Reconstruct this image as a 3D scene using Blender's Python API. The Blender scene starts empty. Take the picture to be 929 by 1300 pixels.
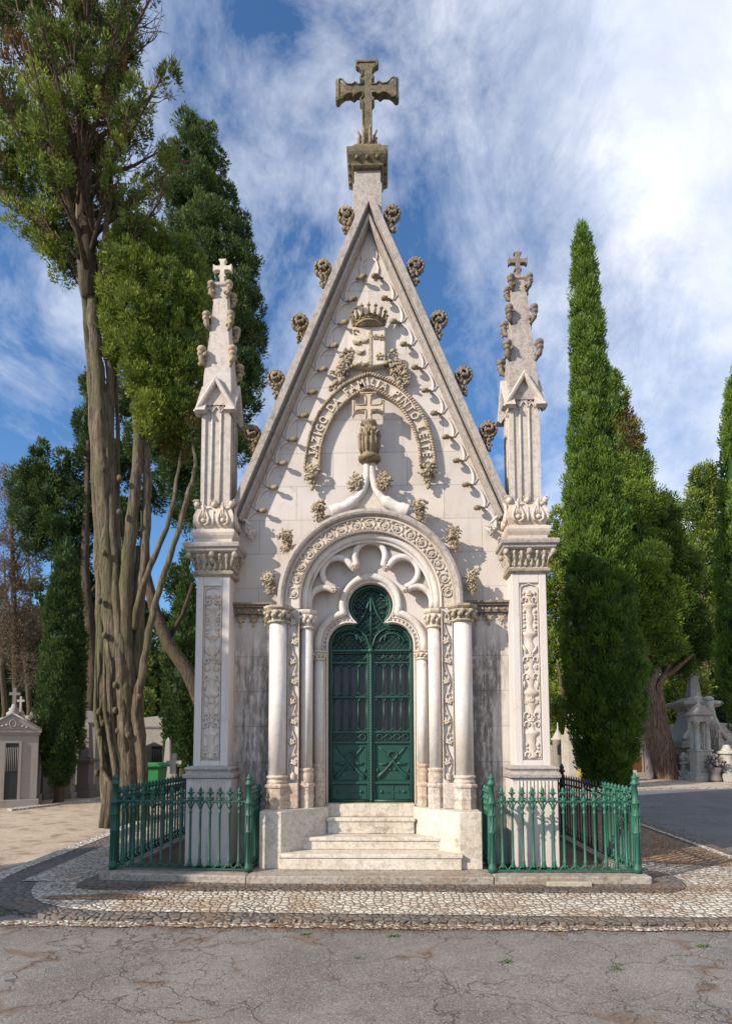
import bpy, bmesh, math, random
import numpy as np
from mathutils import Vector, Matrix
R=math.radians; PI=math.pi
scene=bpy.context.scene
COL=scene.collection

# ------------------------------------------------------------------ camera
CX,CY,CZ,YAW,PITCH,ROLL,FPX,SY=0.1467,-6.5036,1.3837,-.0281,.0771,-.0026,770.08,880.43
fw=Vector((math.sin(YAW)*math.cos(PITCH),math.cos(YAW)*math.cos(PITCH),math.sin(PITCH)))
rt=Vector((math.cos(YAW),-math.sin(YAW),0)); up=rt.cross(fw)
rt2=rt*math.cos(ROLL)+up*math.sin(ROLL); up2=-rt*math.sin(ROLL)+up*math.cos(ROLL)
cam=bpy.data.cameras.new('camera'); camo=bpy.data.objects.new('camera',cam); COL.objects.link(camo)
m=Matrix.Identity(4)
for i in range(3): m[i][0]=rt2[i]; m[i][1]=up2[i]; m[i][2]=-fw[i]
m[0][3],m[1][3],m[2][3]=CX,CY,CZ
camo.matrix_world=m
cam.sensor_fit='VERTICAL'; cam.sensor_height=24; cam.sensor_width=24
cam.lens=FPX/1300*24; cam.shift_y=(SY-650)/1300; cam.clip_start=.05; cam.clip_end=3000
scene.camera=camo
def ray(px,py): return fw+rt2*((px-464.5)/FPX)+up2*((SY-py)/FPX)
def at(px,py,Y):
    """world point seen at that place of the photograph, at depth Y"""
    d=ray(px,py); t=(Y-CY)/d[1]; return Vector((CX,CY,CZ))+d*t
# ------------------------------------------------------------------ light
SUN_DIR=Vector((1.42,1.0,-.90)).normalized()        # way the light travels
el=math.asin(-SUN_DIR.z); az=math.atan2(-SUN_DIR.x,-SUN_DIR.y)
SUN_STRENGTH=4.7; SKY=.078; EXPO=.60
sl=bpy.data.lights.new('sun','SUN'); sl.energy=SUN_STRENGTH; sl.angle=R(.55); sl.color=(1,.90,.76)
so=bpy.data.objects.new('sun',sl); COL.objects.link(so); so.location=(-12,-9,12)
so.rotation_euler=SUN_DIR.to_track_quat('-Z','Y').to_euler()
w=bpy.data.worlds.new('World'); scene.world=w; w.use_nodes=True
nt=w.node_tree; nt.nodes.clear(); N=nt.nodes.new; L=nt.links.new
out=N('ShaderNodeOutputWorld'); bg=N('ShaderNodeBackground'); bg.inputs[1].default_value=SKY
sky=N('ShaderNodeTexSky'); sky.sky_type='NISHITA'; sky.sun_disc=False
sky.sun_elevation=el; sky.sun_rotation=az; sky.altitude=100; sky.air_density=1.0; sky.dust_density=.6; sky.ozone_density=2.2
tc=N('ShaderNodeTexCoord'); sep=N('ShaderNodeSeparateXYZ'); L(tc.outputs['Generated'],sep.inputs[0])
def M(op,a,b=None,c=None,clamp=False):
    n=N('ShaderNodeMath'); n.operation=op; n.use_clamp=clamp
    for i,v in enumerate((a,b,c)):
        if v is None: continue
        if isinstance(v,(int,float)): n.inputs[i].default_value=v
        else: L(v,n.inputs[i])
    return n.outputs[0]
zc=M('ADD',M('MAXIMUM',sep.outputs[2],0.0),.75)
cu=M('DIVIDE',sep.outputs[0],zc); cv=M('DIVIDE',sep.outputs[1],zc)
cmb=N('ShaderNodeCombineXYZ'); L(cu,cmb.inputs[0]); L(cv,cmb.inputs[1])
def noise(vec,scale,detail,rough,dist=0,off=(0,0,0),sc=(1,1,1),rot=0):
    mp=N('ShaderNodeMapping'); mp.inputs['Location'].default_value=off; mp.inputs['Scale'].default_value=sc
    mp.inputs['Rotation'].default_value=(0,0,rot); L(vec,mp.inputs[0])
    n=N('ShaderNodeTexNoise'); n.inputs['Scale'].default_value=scale; n.inputs['Detail'].default_value=detail
    n.inputs['Roughness'].default_value=rough; n.inputs['Distortion'].default_value=dist; L(mp.outputs[0],n.inputs['Vector']); return n.outputs[0]
big=noise(cmb.outputs[0],2.6,6,.6,.3,(3.1,1.2,0))
fine=noise(cmb.outputs[0],8.5,9,.66,.35,(.4,5.2,0),(1.0,.8,1),R(28))
wisp=noise(cmb.outputs[0],3.4,6,.6,.4,(7.4,2.2,0),(1,.8,1),R(-35))
az_n=M('DIVIDE',sep.outputs[0],M('MAXIMUM',sep.outputs[1],.05))          # -.6 .. +.6 across the view
# bank of cloud rising to the right; thin streaks elsewhere, clear low on the left
rightn=M('MULTIPLY_ADD',az_n,1.25,-.10)
hi=M('MULTIPLY',sep.outputs[2],.30)
bank=M('ADD',M('ADD',M('MULTIPLY',big,.70),M('MULTIPLY',fine,.95)),M('ADD',rightn,hi))
bank=M('MULTIPLY',M('SUBTRACT',bank,1.06),2.0,clamp=True)
th=M('ADD',M('ADD',M('MULTIPLY',fine,.75),M('MULTIPLY',wisp,.6)),M('MULTIPLY',sep.outputs[2],.45))
th=M('MULTIPLY',M('SUBTRACT',th,.875),4.2,clamp=True)
th=M('MULTIPLY',th,.72)
cl=M('MAXIMUM',bank,th,clamp=True)
cl=M('MULTIPLY',cl,.94)
shade=noise(cmb.outputs[0],5.5,8,.62,.3,(9,4,0))
cr=N('ShaderNodeMixRGB'); cr.inputs[1].default_value=(5.2,6.1,8.0,1); cr.inputs[2].default_value=(10.0,10.2,10.9,1)
L(M('MULTIPLY',M('SUBTRACT',shade,.33),3.2,clamp=True),cr.inputs[0])
mix=N('ShaderNodeMixRGB'); L(cl,mix.inputs[0]); 
hs=N('ShaderNodeMixRGB'); hs.blend_type='MULTIPLY'; hs.inputs[0].default_value=1; hs.inputs[2].default_value=(.88,1.27,1.60,1)
L(sky.outputs[0],hs.inputs[1]); L(hs.outputs[0],mix.inputs[1]); L(cr.outputs[0],mix.inputs[2])
L(mix.outputs[0],bg.inputs[0]); L(bg.outputs[0],out.inputs[0])
scene.view_settings.view_transform='Standard'; scene.view_settings.look='None'
scene.view_settings.gamma=1; scene.view_settings.exposure=EXPO; scene.view_settings.use_curve_mapping=False
scene.cycles.max_bounces=6; scene.cycles.diffuse_bounces=3; scene.cycles.transparent_max_bounces=4
scene.cycles.sample_clamp_indirect=6

# ------------------------------------------------------------------ tagging
def tag(o,label=None,cat=None,group=None,kind=None):
    if label: o['label']=label
    if cat: o['category']=cat
    if group: o['group']=group
    if kind: o['kind']=kind
    return o
def thing(name,label,cat,loc=(0,0,0),rz=0,group=None):
    o=bpy.data.objects.new(name,None); COL.objects.link(o); o.empty_display_size=.2
    o.location=loc; o.rotation_euler=(0,0,rz); return tag(o,label,cat,group)
def origin_of(o):
    v=Vector((0,0,0))
    while o is not None: v+=o.location; o=o.parent
    return v
def copy_tree(o,parent=None):
    c=o.copy(); COL.objects.link(c)
    if parent is not None: c.parent=parent
    for ch in [x for x in list(COL.objects) if x.parent is o]: copy_tree(ch,c)
    return c

# ------------------------------------------------------------------ mesh builder
def _sph(seg,rings):
    v=[(0,0,1)]
    for i in range(1,rings):
        a=PI*i/rings
        for j in range(seg):
            b=2*PI*j/seg; v.append((math.sin(a)*math.cos(b),math.sin(a)*math.sin(b),math.cos(a)))
    v.append((0,0,-1)); f=[]
    for j in range(seg): f.append((0,1+j,1+(j+1)%seg))
    for i in range(rings-2):
        for j in range(seg):
            a=1+i*seg+j; b=1+i*seg+(j+1)%seg; f.append((a,a+seg,b+seg,b))
    e=len(v)-1; s=1+(rings-2)*seg
    for j in range(seg): f.append((s+(j+1)%seg,s+j,e))
    return np.array(v,float),f
SPH=_sph(9,6); SPHL=_sph(7,5)
class MB:
    def __init__(s): s.v=[]; s.f=[]; s.n=0; s.sm=[]
    def add(s,v,f,smooth=False):
        v=np.asarray(v,float).reshape(-1,3); s.v.append(v); n=s.n
        s.f.extend([tuple(i+n for i in q) for q in f]); s.sm.extend([smooth]*len(f)); s.n+=len(v); return s
    def box(s,x0,x1,y0,y1,z0,z1):
        v=[(x,y,z) for z in (z0,z1) for y in (y0,y1) for x in (x0,x1)]
        return s.add(v,[(0,2,3,1),(4,5,7,6),(0,1,5,4),(2,6,7,3),(0,4,6,2),(1,3,7,5)])
    def frustum(s,cx,cy,z0,z1,w0,w1,d0=None,d1=None):
        d0=w0 if d0 is None else d0; d1=w1 if d1 is None else d1
        v=[(cx+a*w0,cy+b*d0,z0) for a,b in ((-1,-1),(1,-1),(1,1),(-1,1))]+[(cx+a*w1,cy+b*d1,z1) for a,b in ((-1,-1),(1,-1),(1,1),(-1,1))]
        return s.add(v,[(0,3,2,1),(4,5,6,7),(0,1,5,4),(1,2,6,5),(2,3,7,6),(3,0,4,7)])
    def sqstack(s,cx,cy,prof):
        """square plan stack: prof = [(z,halfwidth)...]"""
        v=[];f=[]
        for z,w in prof: v+=[(cx-w,cy-w,z),(cx+w,cy-w,z),(cx+w,cy+w,z),(cx-w,cy+w,z)]
        k=len(prof)
        for i in range(k-1):
            for j in range(4): a=i*4+j;b=i*4+(j+1)%4; f.append((a,b,b+4,a+4))
        f.append((3,2,1,0)); f.append(tuple(range(4*k-4,4*k)))
        return s.add(v,f)
    def prism(s,poly,y0,y1,axis='y'):
        """polygon in XZ extruded along Y (or XY extruded along Z)"""
        a=0.0; k=len(poly)
        for i in range(k): x0,z0=poly[i][0],poly[i][1]; x1,z1=poly[(i+1)%k][0],poly[(i+1)%k][1]; a+=x0*z1-x1*z0
        if a<0: poly=poly[::-1]
        if axis=='y': v=[(x,y0,z) for x,z in poly]+[(x,y1,z) for x,z in poly]; flip=False
        else: v=[(x,y,y1) for x,y in poly]+[(x,y,y0) for x,y in poly]; flip=False
        f=[tuple(range(k)),tuple(range(2*k-1,k-1,-1))]
        for i in range(k): j=(i+1)%k; f.append((i,i+k,j+k,j))
        return s.add(v,f)
    def lathe(s,c,prof,seg=16,smooth=True,sq=(1,1),rot=0):
        v=[];f=[]
        for z,r in prof:
            for j in range(seg):
                b=2*PI*j/seg+rot; v.append((c[0]+r*math.cos(b)*sq[0],c[1]+r*math.sin(b)*sq[1],c[2]+z))
        k=len(prof)
        for i in range(k-1):
            for j in range(seg): a=i*seg+j;b=i*seg+(j+1)%seg; f.append((a,b,b+seg,a+seg))
        f.append(tuple(range(seg-1,-1,-1))); f.append(tuple(range((k-1)*seg,k*seg)))
        return s.add(v,f,smooth)
    def ell(s,c,r,rot=None,lo=False):
        V,F=SPHL if lo else SPH
        v=V*np.array(r if hasattr(r,'__len__') else (r,r,r))
        if rot is not None: v=v@np.array(rot.to_3x3()).T
        return s.add(v+np.array(c),F,True)
    def tube(s,pts,rad,seg=8,closed=False,smooth=True,sq=1.0):
        P=np.array([tuple(p) for p in pts],float); n=len(P)
        rad=np.full(n,rad) if not hasattr(rad,'__len__') else np.array(rad)
        T=np.zeros_like(P)
        if closed: T=np.roll(P,-1,0)-np.roll(P,1,0)
        else: T[1:-1]=P[2:]-P[:-2]; T[0]=P[1]-P[0]; T[-1]=P[-1]-P[-2]
        T/=np.maximum(np.linalg.norm(T,axis=1,keepdims=True),1e-9)
        ref=np.array((0,1,0.)) if abs(T[:,1]).mean()<.8 else np.array((1,0,0.))
        A=np.cross(T,ref); A/=np.maximum(np.linalg.norm(A,axis=1,keepdims=True),1e-9); B=np.cross(T,A)
        an=np.arange(seg)*2*PI/seg
        v=P[:,None]+rad[:,None,None]*(np.cos(an)[None,:,None]*A[:,None]+np.sin(an)[None,:,None]*B[:,None]*sq)
        f=[]; m_=n if closed else n-1
        for i in range(m_):
            i2=(i+1)%n
            for j in range(seg): j2=(j+1)%seg; f.append((i*seg+j,i*seg+j2,i2*seg+j2,i2*seg+j))
        if not closed: f.append(tuple(range(seg-1,-1,-1))); f.append(tuple(range((n-1)*seg,n*seg)))
        return s.add(v.reshape(-1,3),f,smooth)
    def sweep(s,path,prof,closed=False):
        """path: list of (x,z,nx,nz) in a plane; prof: list of (offset along n, y) closed loop"""
        k=len(prof); v=[]
        for x,z,nx,nz in path:
            for o,y in prof: v.append((x+nx*o,y,z+nz*o))
        f=[]; n=len(path)
        for i in range(n if closed else n-1):
            i2=(i+1)%n
            for j in range(k): j2=(j+1)%k; f.append((i*k+j,i2*k+j,i2*k+j2,i*k+j2))
        if not closed: f.append(tuple(range(k))); f.append(tuple(range(n*k-1,(n-1)*k-1,-1)))
        return s.add(v,f)
    def xf(s,mat):
        A=np.array(mat); s.v=[v@A[:3,:3].T+A[:3,3] for v in s.v]; return s
    def mesh(s,name,off=Vector((0,0,0)),fix=True):
        me=bpy.data.meshes.new(name)
        V=np.concatenate(s.v)-np.array(off)
        me.from_pydata(V.tolist(),[],s.f)
        me.polygons.foreach_set('use_smooth',s.sm)
        if fix:
            b=bmesh.new(); b.from_mesh(me); bmesh.ops.recalc_face_normals(b,faces=b.faces); b.to_mesh(me); b.free()
        me.update(); return me
    def build(s,name,mat,parent=None,bevel=0,fix=True):
        me=s.mesh(name,origin_of(parent) if parent is not None else Vector((0,0,0)),fix)
        me.materials.append(mat); o=bpy.data.objects.new(name,me); COL.objects.link(o)
        if parent is not None: o.parent=parent
        if bevel:
            md=o.modifiers.new('bevel','BEVEL'); md.width=bevel; md.segments=2; md.limit_method='ANGLE'; md.angle_limit=R(40)
        return o
def arcpts(cx,cz,r,a0,a1,n):
    return [(cx+r*math.cos(R(a0+(a1-a0)*i/n)),cz+r*math.sin(R(a0+(a1-a0)*i/n))) for i in range(n+1)]
def leafm(mb,c,s,ang,rng,y=0.4):
    """five lobed carved leaf lying in XZ, tip towards ang"""
    for k,(da,l) in enumerate(((0,1),(-.75,.8),(.75,.8),(-1.5,.55),(1.5,.55))):
        a=ang+da; q=Matrix.Rotation(-a,3,'Y')
        mb.ell((c[0]+math.cos(a)*s*l*.5,c[1]-s*.12,c[2]+math.sin(a)*s*l*.5),(s*.5*l,s*y*.5,s*.2),q,lo=True)
    mb.ell((c[0],c[1]-s*.15,c[2]),s*.2,lo=True)
def boss(mb,c,s,rng,n=14,stretch=1.3,pts=None):
    """carved cluster of curled leaves and fruit"""
    n=int(n*2.2)
    for k in range(n):
        a=rng.uniform(0,2*PI); d=s*math.sqrt((k+.5)/n)*.92
        rr=s*rng.uniform(.14,.27)
        x=c[0]+math.cos(a)*d; z=c[2]+math.sin(a)*d*stretch; y=c[1]-(1-(d/s)**2)*s*.6-rng.uniform(0,.12)*s
        u=rng.random()
        if u<.35:
            p=[(x+math.cos(a+t)*rr*1.2*(1-t/8),y-t*rr*.06,z+math.sin(a+t)*rr*1.2*(1-t/8)) for t in [i*.8 for i in range(8)]]
            mb.tube(p,[rr*.38]*7+[rr*.2],5)
        elif u<.75: mb.ell((x,y,z),(rr*.42,rr*.45,rr*1.25),Matrix.Rotation(-a+PI/2+rng.uniform(-.5,.5),3,'Y'),lo=True)
        else: mb.ell((x,y,z),rr*.8,lo=True)
    mb.ell((c[0],c[1]+s*.30,c[2]),(s*.62,s*.42,s*.60*stretch))

# ------------------------------------------------------------------ materials
def newmat(name):
    mt=bpy.data.materials.new(name); mt.use_nodes=True; n=mt.node_tree; n.nodes.clear()
    o=n.nodes.new('ShaderNodeOutputMaterial'); b=n.nodes.new('ShaderNodeBsdfPrincipled'); n.links.new(b.outputs[0],o.inputs[0])
    return mt,n,b
class NT:
    def __init__(s,n): s.n=n
    def new(s,t): return s.n.nodes.new(t)
    def link(s,a,b): s.n.links.new(a,b)
    def setv(s,i,v):
        if isinstance(v,(int,float,tuple,list)): i.default_value=v
        else: s.link(v,i)
    def math(s,op,a,b=None,clamp=False):
        q=s.new('ShaderNodeMath'); q.operation=op; q.use_clamp=clamp; s.setv(q.inputs[0],a)
        if b is not None: s.setv(q.inputs[1],b)
        return q.outputs[0]
    def pos(s): return s.new('ShaderNodeNewGeometry').outputs['Position']
    def obj(s): return s.new('ShaderNodeTexCoord').outputs['Object']
    def map(s,v,sc=(1,1,1),off=(0,0,0),rot=(0,0,0)):
        q=s.new('ShaderNodeMapping'); q.inputs['Scale'].default_value=sc; q.inputs['Location'].default_value=off; q.inputs['Rotation'].default_value=rot
        s.link(v,q.inputs[0]); return q.outputs[0]
    def noise(s,v,scale,detail=4,rough=.55,dist=0):
        q=s.new('ShaderNodeTexNoise'); q.inputs['Scale'].default_value=scale; q.inputs['Detail'].default_value=detail
        q.inputs['Roughness'].default_value=rough; q.inputs['Distortion'].default_value=dist; s.link(v,q.inputs['Vector']); return q.outputs[0]
    def vor(s,v,scale,feat='F1',out='Distance',rnd=1):
        q=s.new('ShaderNodeTexVoronoi'); q.feature=feat; q.inputs['Scale'].default_value=scale; q.inputs['Randomness'].default_value=rnd
        s.link(v,q.inputs['Vector']); return q.outputs[out]
    def ramp(s,v,a,b,clamp=True):
        q=s.new('ShaderNodeMapRange'); q.inputs['From Min'].default_value=a; q.inputs['From Max'].default_value=b; q.clamp=clamp; q.interpolation_type='SMOOTHSTEP' if clamp else 'LINEAR'
        s.link(v,q.inputs['Value']); return q.outputs[0]
    def mix(s,f,a,b,mode='MIX'):
        q=s.new('ShaderNodeMixRGB'); q.blend_type=mode; s.setv(q.inputs[0],f)
        s.setv(q.inputs[1],a if not isinstance(a,tuple) or len(a)==4 else a+(1,)); s.setv(q.inputs[2],b if not isinstance(b,tuple) or len(b)==4 else b+(1,)); return q.outputs[0]
    def bump(s,h,strength=.3,dist=.01,norm=None):
        q=s.new('ShaderNodeBump'); q.inputs['Strength'].default_value=strength; q.inputs['Distance'].default_value=dist; s.link(h,q.inputs['Height'])
        if norm is not None: s.link(norm,q.inputs['Normal'])
        return q.outputs[0]
def stone(name,base=(.52,.475,.455),warm=(.52,.43,.34),dirt=(.16,.14,.12),grime=.35,streak=.3,joint=False,jw=.9,jh=.42,rough=.72,lichen=0,warmth=.4,stain=False,speck=0):
    mt,n,b=newmat(name); t=NT(n); p=t.pos()
    c=t.mix(t.math('MULTIPLY',t.ramp(t.noise(p,1.7,5,.6),.35,.7),warmth),base,warm)
    c=t.mix(t.math('MULTIPLY',t.ramp(t.noise(p,26,4,.6),.35,.75),.22),c,warm)
    st=t.ramp(t.noise(t.map(p,(9,9,.75)),1.0,6,.65),.52,.78)
    c=t.mix(t.math('MULTIPLY',st,streak),c,dirt)
    pa=t.math('MULTIPLY',t.ramp(t.noise(p,7,7,.72),.50,.72),t.ramp(t.noise(p,1.3,3,.5),.42,.62))
    c=t.mix(t.math('MULTIPLY',pa,grime),c,dirt)
    if speck:
        sk=t.ramp(t.noise(p,34,7,.75),.46,.60); c=t.mix(t.math('MULTIPLY',sk,speck),c,dirt)
        s2=t.ramp(t.noise(t.map(p,(1,1,1),(3,7,1)),15,6,.7),.50,.60); c=t.mix(t.math('MULTIPLY',s2,speck*.8),c,tuple(x*.55 for x in dirt))
    if lichen:
        c=t.mix(t.math('MULTIPLY',t.ramp(t.noise(t.map(p,(1,1,1),(4,2,7)),9,6,.7),.55,.68),lichen),c,(.30,.24,.08))
    h=t.noise(p,60,4,.6)
    nb=t.bump(h,.25,.004)
    nb=t.bump(t.noise(p,9,5,.6),.25,.012,nb)
    if stain:
        sp=t.new('ShaderNodeSeparateXYZ'); t.link(p,sp.inputs[0])
        zz=sp.outputs[2]
        m1=t.math('MULTIPLY',t.ramp(zz,.0,.9),t.math('SUBTRACT',1,t.ramp(zz,2.2,2.95)))
        cols=t.ramp(t.noise(t.map(p,(5.5,5.5,.35),(1.7,0,0)),1.0,5,.6),.34,.55)
        spk=t.ramp(t.noise(t.map(p,(1,1,.22)),20,9,.78),.38,.55)
        k=t.math('MULTIPLY',t.math('MULTIPLY',cols,spk),m1)
        c=t.mix(t.math('MULTIPLY',k,.88),c,(.10,.095,.09))
        lo=t.math('MULTIPLY',t.ramp(t.noise(p,3,6,.65),.38,.6),t.math('SUBTRACT',1,t.ramp(zz,.6,1.5)))
        c=t.mix(t.math('MULTIPLY',lo,.6),c,(.17,.155,.14))
        ax=t.math('ABSOLUTE',sp.outputs[0])
        # the run-off stain beside the outer columns
        run=t.math('MULTIPLY',t.ramp(ax,1.34,1.22),t.math('MULTIPLY',t.ramp(t.noise(p,5,6,.7),.3,.55),t.math('SUBTRACT',1,t.ramp(zz,2.55,2.95))))
        c=t.mix(t.math('MULTIPLY',run,.8),c,(.09,.08,.07))
    if joint:
        sp=t.new('ShaderNodeSeparateXYZ'); t.link(p,sp.inputs[0]); cb=t.new('ShaderNodeCombineXYZ')
        t.link(sp.outputs[0],cb.inputs[0]); t.link(sp.outputs[2],cb.inputs[1])
        br=t.new('ShaderNodeTexBrick'); br.inputs['Scale'].default_value=1; br.inputs['Mortar Size'].default_value=.0035
        br.inputs['Mortar Smooth'].default_value=.3
        br.inputs['Brick Width'].default_value=jw; br.inputs['Row Height'].default_value=jh
        br.inputs['Color1'].default_value=(1,1,1,1); br.inputs['Color2'].default_value=(.86,.85,.85,1); br.inputs['Mortar'].default_value=(.55,.5,.46,1)
        t.link(t.map(cb.outputs[0],(1,1,1),(.45,.13,0)),br.inputs[0])
        c=t.mix(1.0,c,br.outputs[0],'MULTIPLY')
    t.link(c,b.inputs['Base Color']); b.inputs['Roughness'].default_value=rough; b.inputs['Specular IOR Level'].default_value=.3
    t.link(nb,b.inputs['Normal']); return mt
MS={}
MS['wall']=stone('wall_marble',grime=.45,streak=.28,joint=True,stain=True)
MS['tymp']=stone('smooth_marble',base=(.52,.475,.465),grime=.4,streak=.25)
MS['col']=stone('column_marble',speck=.10,warmth=.6,base=(.58,.54,.53),grime=.45,streak=.55,rough=.6)
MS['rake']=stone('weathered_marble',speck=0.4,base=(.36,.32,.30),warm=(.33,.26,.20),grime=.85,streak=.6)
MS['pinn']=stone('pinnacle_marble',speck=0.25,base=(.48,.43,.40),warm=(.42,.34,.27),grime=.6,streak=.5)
MS['tombl']=stone('shaded_tomb_stone',base=(.28,.255,.24),warm=(.30,.25,.2),grime=.6,streak=.4)  # tree shade over the left tombs put into a darker base colour
MS['slab']=stone('slab_stone',speck=0.5,base=(.36,.32,.28),warm=(.27,.21,.15),dirt=(.10,.08,.06),grime=.9,streak=.6,warmth=.8)
MS['vine']=stone('vine_stone',speck=0.3,base=(.50,.43,.36),warm=(.36,.27,.19),grime=.5,streak=.3,warmth=.8)
MS['ornc']=stone('capital_stone',speck=.45,base=(.42,.36,.29),warm=(.32,.25,.17),dirt=(.08,.065,.05),grime=.7,streak=.5,warmth=.8)
MS['orn2']=stone('brown_carved_stone',speck=.55,base=(.30,.24,.16),warm=(.22,.155,.08),dirt=(.05,.04,.03),grime=.8,streak=.4,warmth=.9)
MS['orn']=stone('carved_stone',speck=0.55,base=(.42,.345,.255),warm=(.31,.23,.14),dirt=(.06,.045,.03),grime=.9,streak=.45,lichen=.15,warmth=.8)
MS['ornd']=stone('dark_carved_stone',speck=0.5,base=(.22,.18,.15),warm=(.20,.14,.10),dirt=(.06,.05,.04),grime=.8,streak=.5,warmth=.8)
MS['ornl']=stone('pale_carved_stone',speck=0.15,base=(.55,.48,.42),warm=(.42,.32,.23),grime=.35,streak=.25,warmth=.6)
MS['cross']=stone('lichen_stone',speck=0.6,base=(.13,.105,.07),warm=(.20,.14,.07),dirt=(.04,.05,.03),grime=.7,streak=.5,lichen=.3,warmth=.9)
MS['step']=stone('step_stone',speck=0.3,base=(.58,.53,.46),warm=(.44,.35,.25),dirt=(.16,.13,.10),grime=.8,streak=.35,lichen=.1)
MS['basew']=stone('base_stone',speck=0.4,base=(.52,.46,.40),warm=(.46,.30,.20),dirt=(.12,.10,.08),grime=.8,streak=.4,warmth=.8)
MS['tomb']=stone('tomb_stone',speck=0.4,base=(.30,.28,.26),warm=(.27,.22,.17),grime=.8,streak=.6)
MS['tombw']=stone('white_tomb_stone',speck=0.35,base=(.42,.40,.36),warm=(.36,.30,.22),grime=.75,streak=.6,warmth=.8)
MS['tombd']=stone('dark_tomb_stone',base=(.17,.15,.14),warm=(.15,.12,.1),grime=.5,streak=.5)
def simple(name,col,rough=.5,metal=0,var=.2,scale=20,bump=.1,spec=.5):
    mt,n,b=newmat(name); t=NT(n); p=t.pos()
    d=tuple(x*(1-var) for x in col); c=t.mix(t.ramp(t.noise(p,scale,5,.6),.3,.7),d,col)
    t.link(c,b.inputs['Base Color']); b.inputs['Roughness'].default_value=rough; b.inputs['Metallic'].default_value=metal
    b.inputs['Specular IOR Level'].default_value=spec
    if bump: t.link(t.bump(t.noise(p,scale*2,4,.6),bump,.003),b.inputs['Normal'])
    return mt
def paint(name,col,rust=(.16,.08,.03),amount=.25,rough=.55):
    mt,n,b=newmat(name); t=NT(n); p=t.pos()
    c=t.mix(t.ramp(t.noise(p,6,5,.6),.3,.7),tuple(x*.75 for x in col),col)
    c=t.mix(t.math('MULTIPLY',t.ramp(t.noise(p,38,5,.65),.58,.7),amount),c,rust)
    t.link(c,b.inputs['Base Color']); b.inputs['Roughness'].default_value=rough
    t.link(t.bump(t.noise(p,90,3,.6),.2,.002),b.inputs['Normal']); return mt
MS['green']=paint('green_iron_paint',(.012,.098,.062),amount=.6)
MS['doorgreen']=paint('door_green_paint',(.004,.052,.035),rust=(.03,.06,.04),amount=.3,rough=.5)
MS['black']=paint('black_iron_paint',(.012,.013,.014),amount=.1)
MS['glass']=simple('dark_glass',(.022,.02,.022),.3,0,.5,5,0)
MS['dark']=simple('dark_interior',(.01,.01,.01),.9,0,.1,5,0)
MS['bin']=simple('green_plastic',(.01,.16,.035),.45,0,.2,12,.05)
MS['soil']=simple('soil',(.13,.075,.045),.95,0,.6,14,.8)
def bark(name,a,bc,moss=(.10,.11,.03),mossa=.5):
    mt,n,b=newmat(name); t=NT(n); p=t.pos()
    f=t.noise(t.map(p,(20,20,2.2)),1.0,9,.72,.9)
    c=t.mix(t.ramp(f,.36,.62),a,bc)
    c=t.mix(t.math('MULTIPLY',t.ramp(t.noise(t.map(p,(2.2,2.2,.8)),1.0,4,.55),.45,.62),mossa),c,moss)
    c=t.mix(t.math('MULTIPLY',t.ramp(t.noise(p,30,4,.6),.55,.7),.4),c,tuple(x*.4 for x in a))
    t.link(c,b.inputs['Base Color']); b.inputs['Roughness'].default_value=.9; b.inputs['Specular IOR Level'].default_value=.2
    t.link(t.bump(f,1.0,.09),b.inputs['Normal']); return mt
MS['bark']=bark('old_cypress_bark',(.060,.045,.032),(.225,.180,.125),moss=(.10,.105,.045),mossa=.5)
MS['barkr']=bark('red_brown_bark',(.09,.05,.035),(.27,.17,.115),mossa=.05)
MS['barkd']=bark('dark_bark',(.045,.032,.025),(.12,.085,.06),mossa=.2)
def foliage(name,dark,light,brown=(.16,.085,.04),trans=.25):
    mt,n,b=newmat(name); t=NT(n)
    at_=t.new('ShaderNodeAttribute'); at_.attribute_name='tint'; sp=t.new('ShaderNodeSeparateColor'); t.link(at_.outputs['Color'],sp.inputs[0])
    c=t.mix(sp.outputs[0],dark,light); c=t.mix(sp.outputs[1],c,brown)
    t.link(c,b.inputs['Base Color']); b.inputs['Roughness'].default_value=.65; b.inputs['Specular IOR Level'].default_value=.25
    tr=t.new('ShaderNodeBsdfTranslucent'); t.link(c,tr.inputs[0]); ms=t.new('ShaderNodeMixShader'); ms.inputs[0].default_value=trans
    t.link(b.outputs[0],ms.inputs[1]); t.link(tr.outputs[0],ms.inputs[2])
    o=[x for x in n.nodes if x.type=='OUTPUT_MATERIAL'][0]; t.link(ms.outputs[0],o.inputs[0]); return mt
MS['cyp']=foliage('cypress_foliage',(.026,.066,.010),(.150,.235,.028))
MS['cypd']=foliage('dark_conifer_foliage',(.022,.052,.015),(.105,.155,.034))
MS['bright']=foliage('yellow_green_foliage',(.036,.074,.012),(.235,.280,.038))
MS['brownf']=foliage('dry_foliage',(.11,.08,.055),(.19,.15,.10),brown=(.17,.125,.085))
MS['mid']=foliage('fresh_green_foliage',(.030,.072,.012),(.200,.275,.034))
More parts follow.
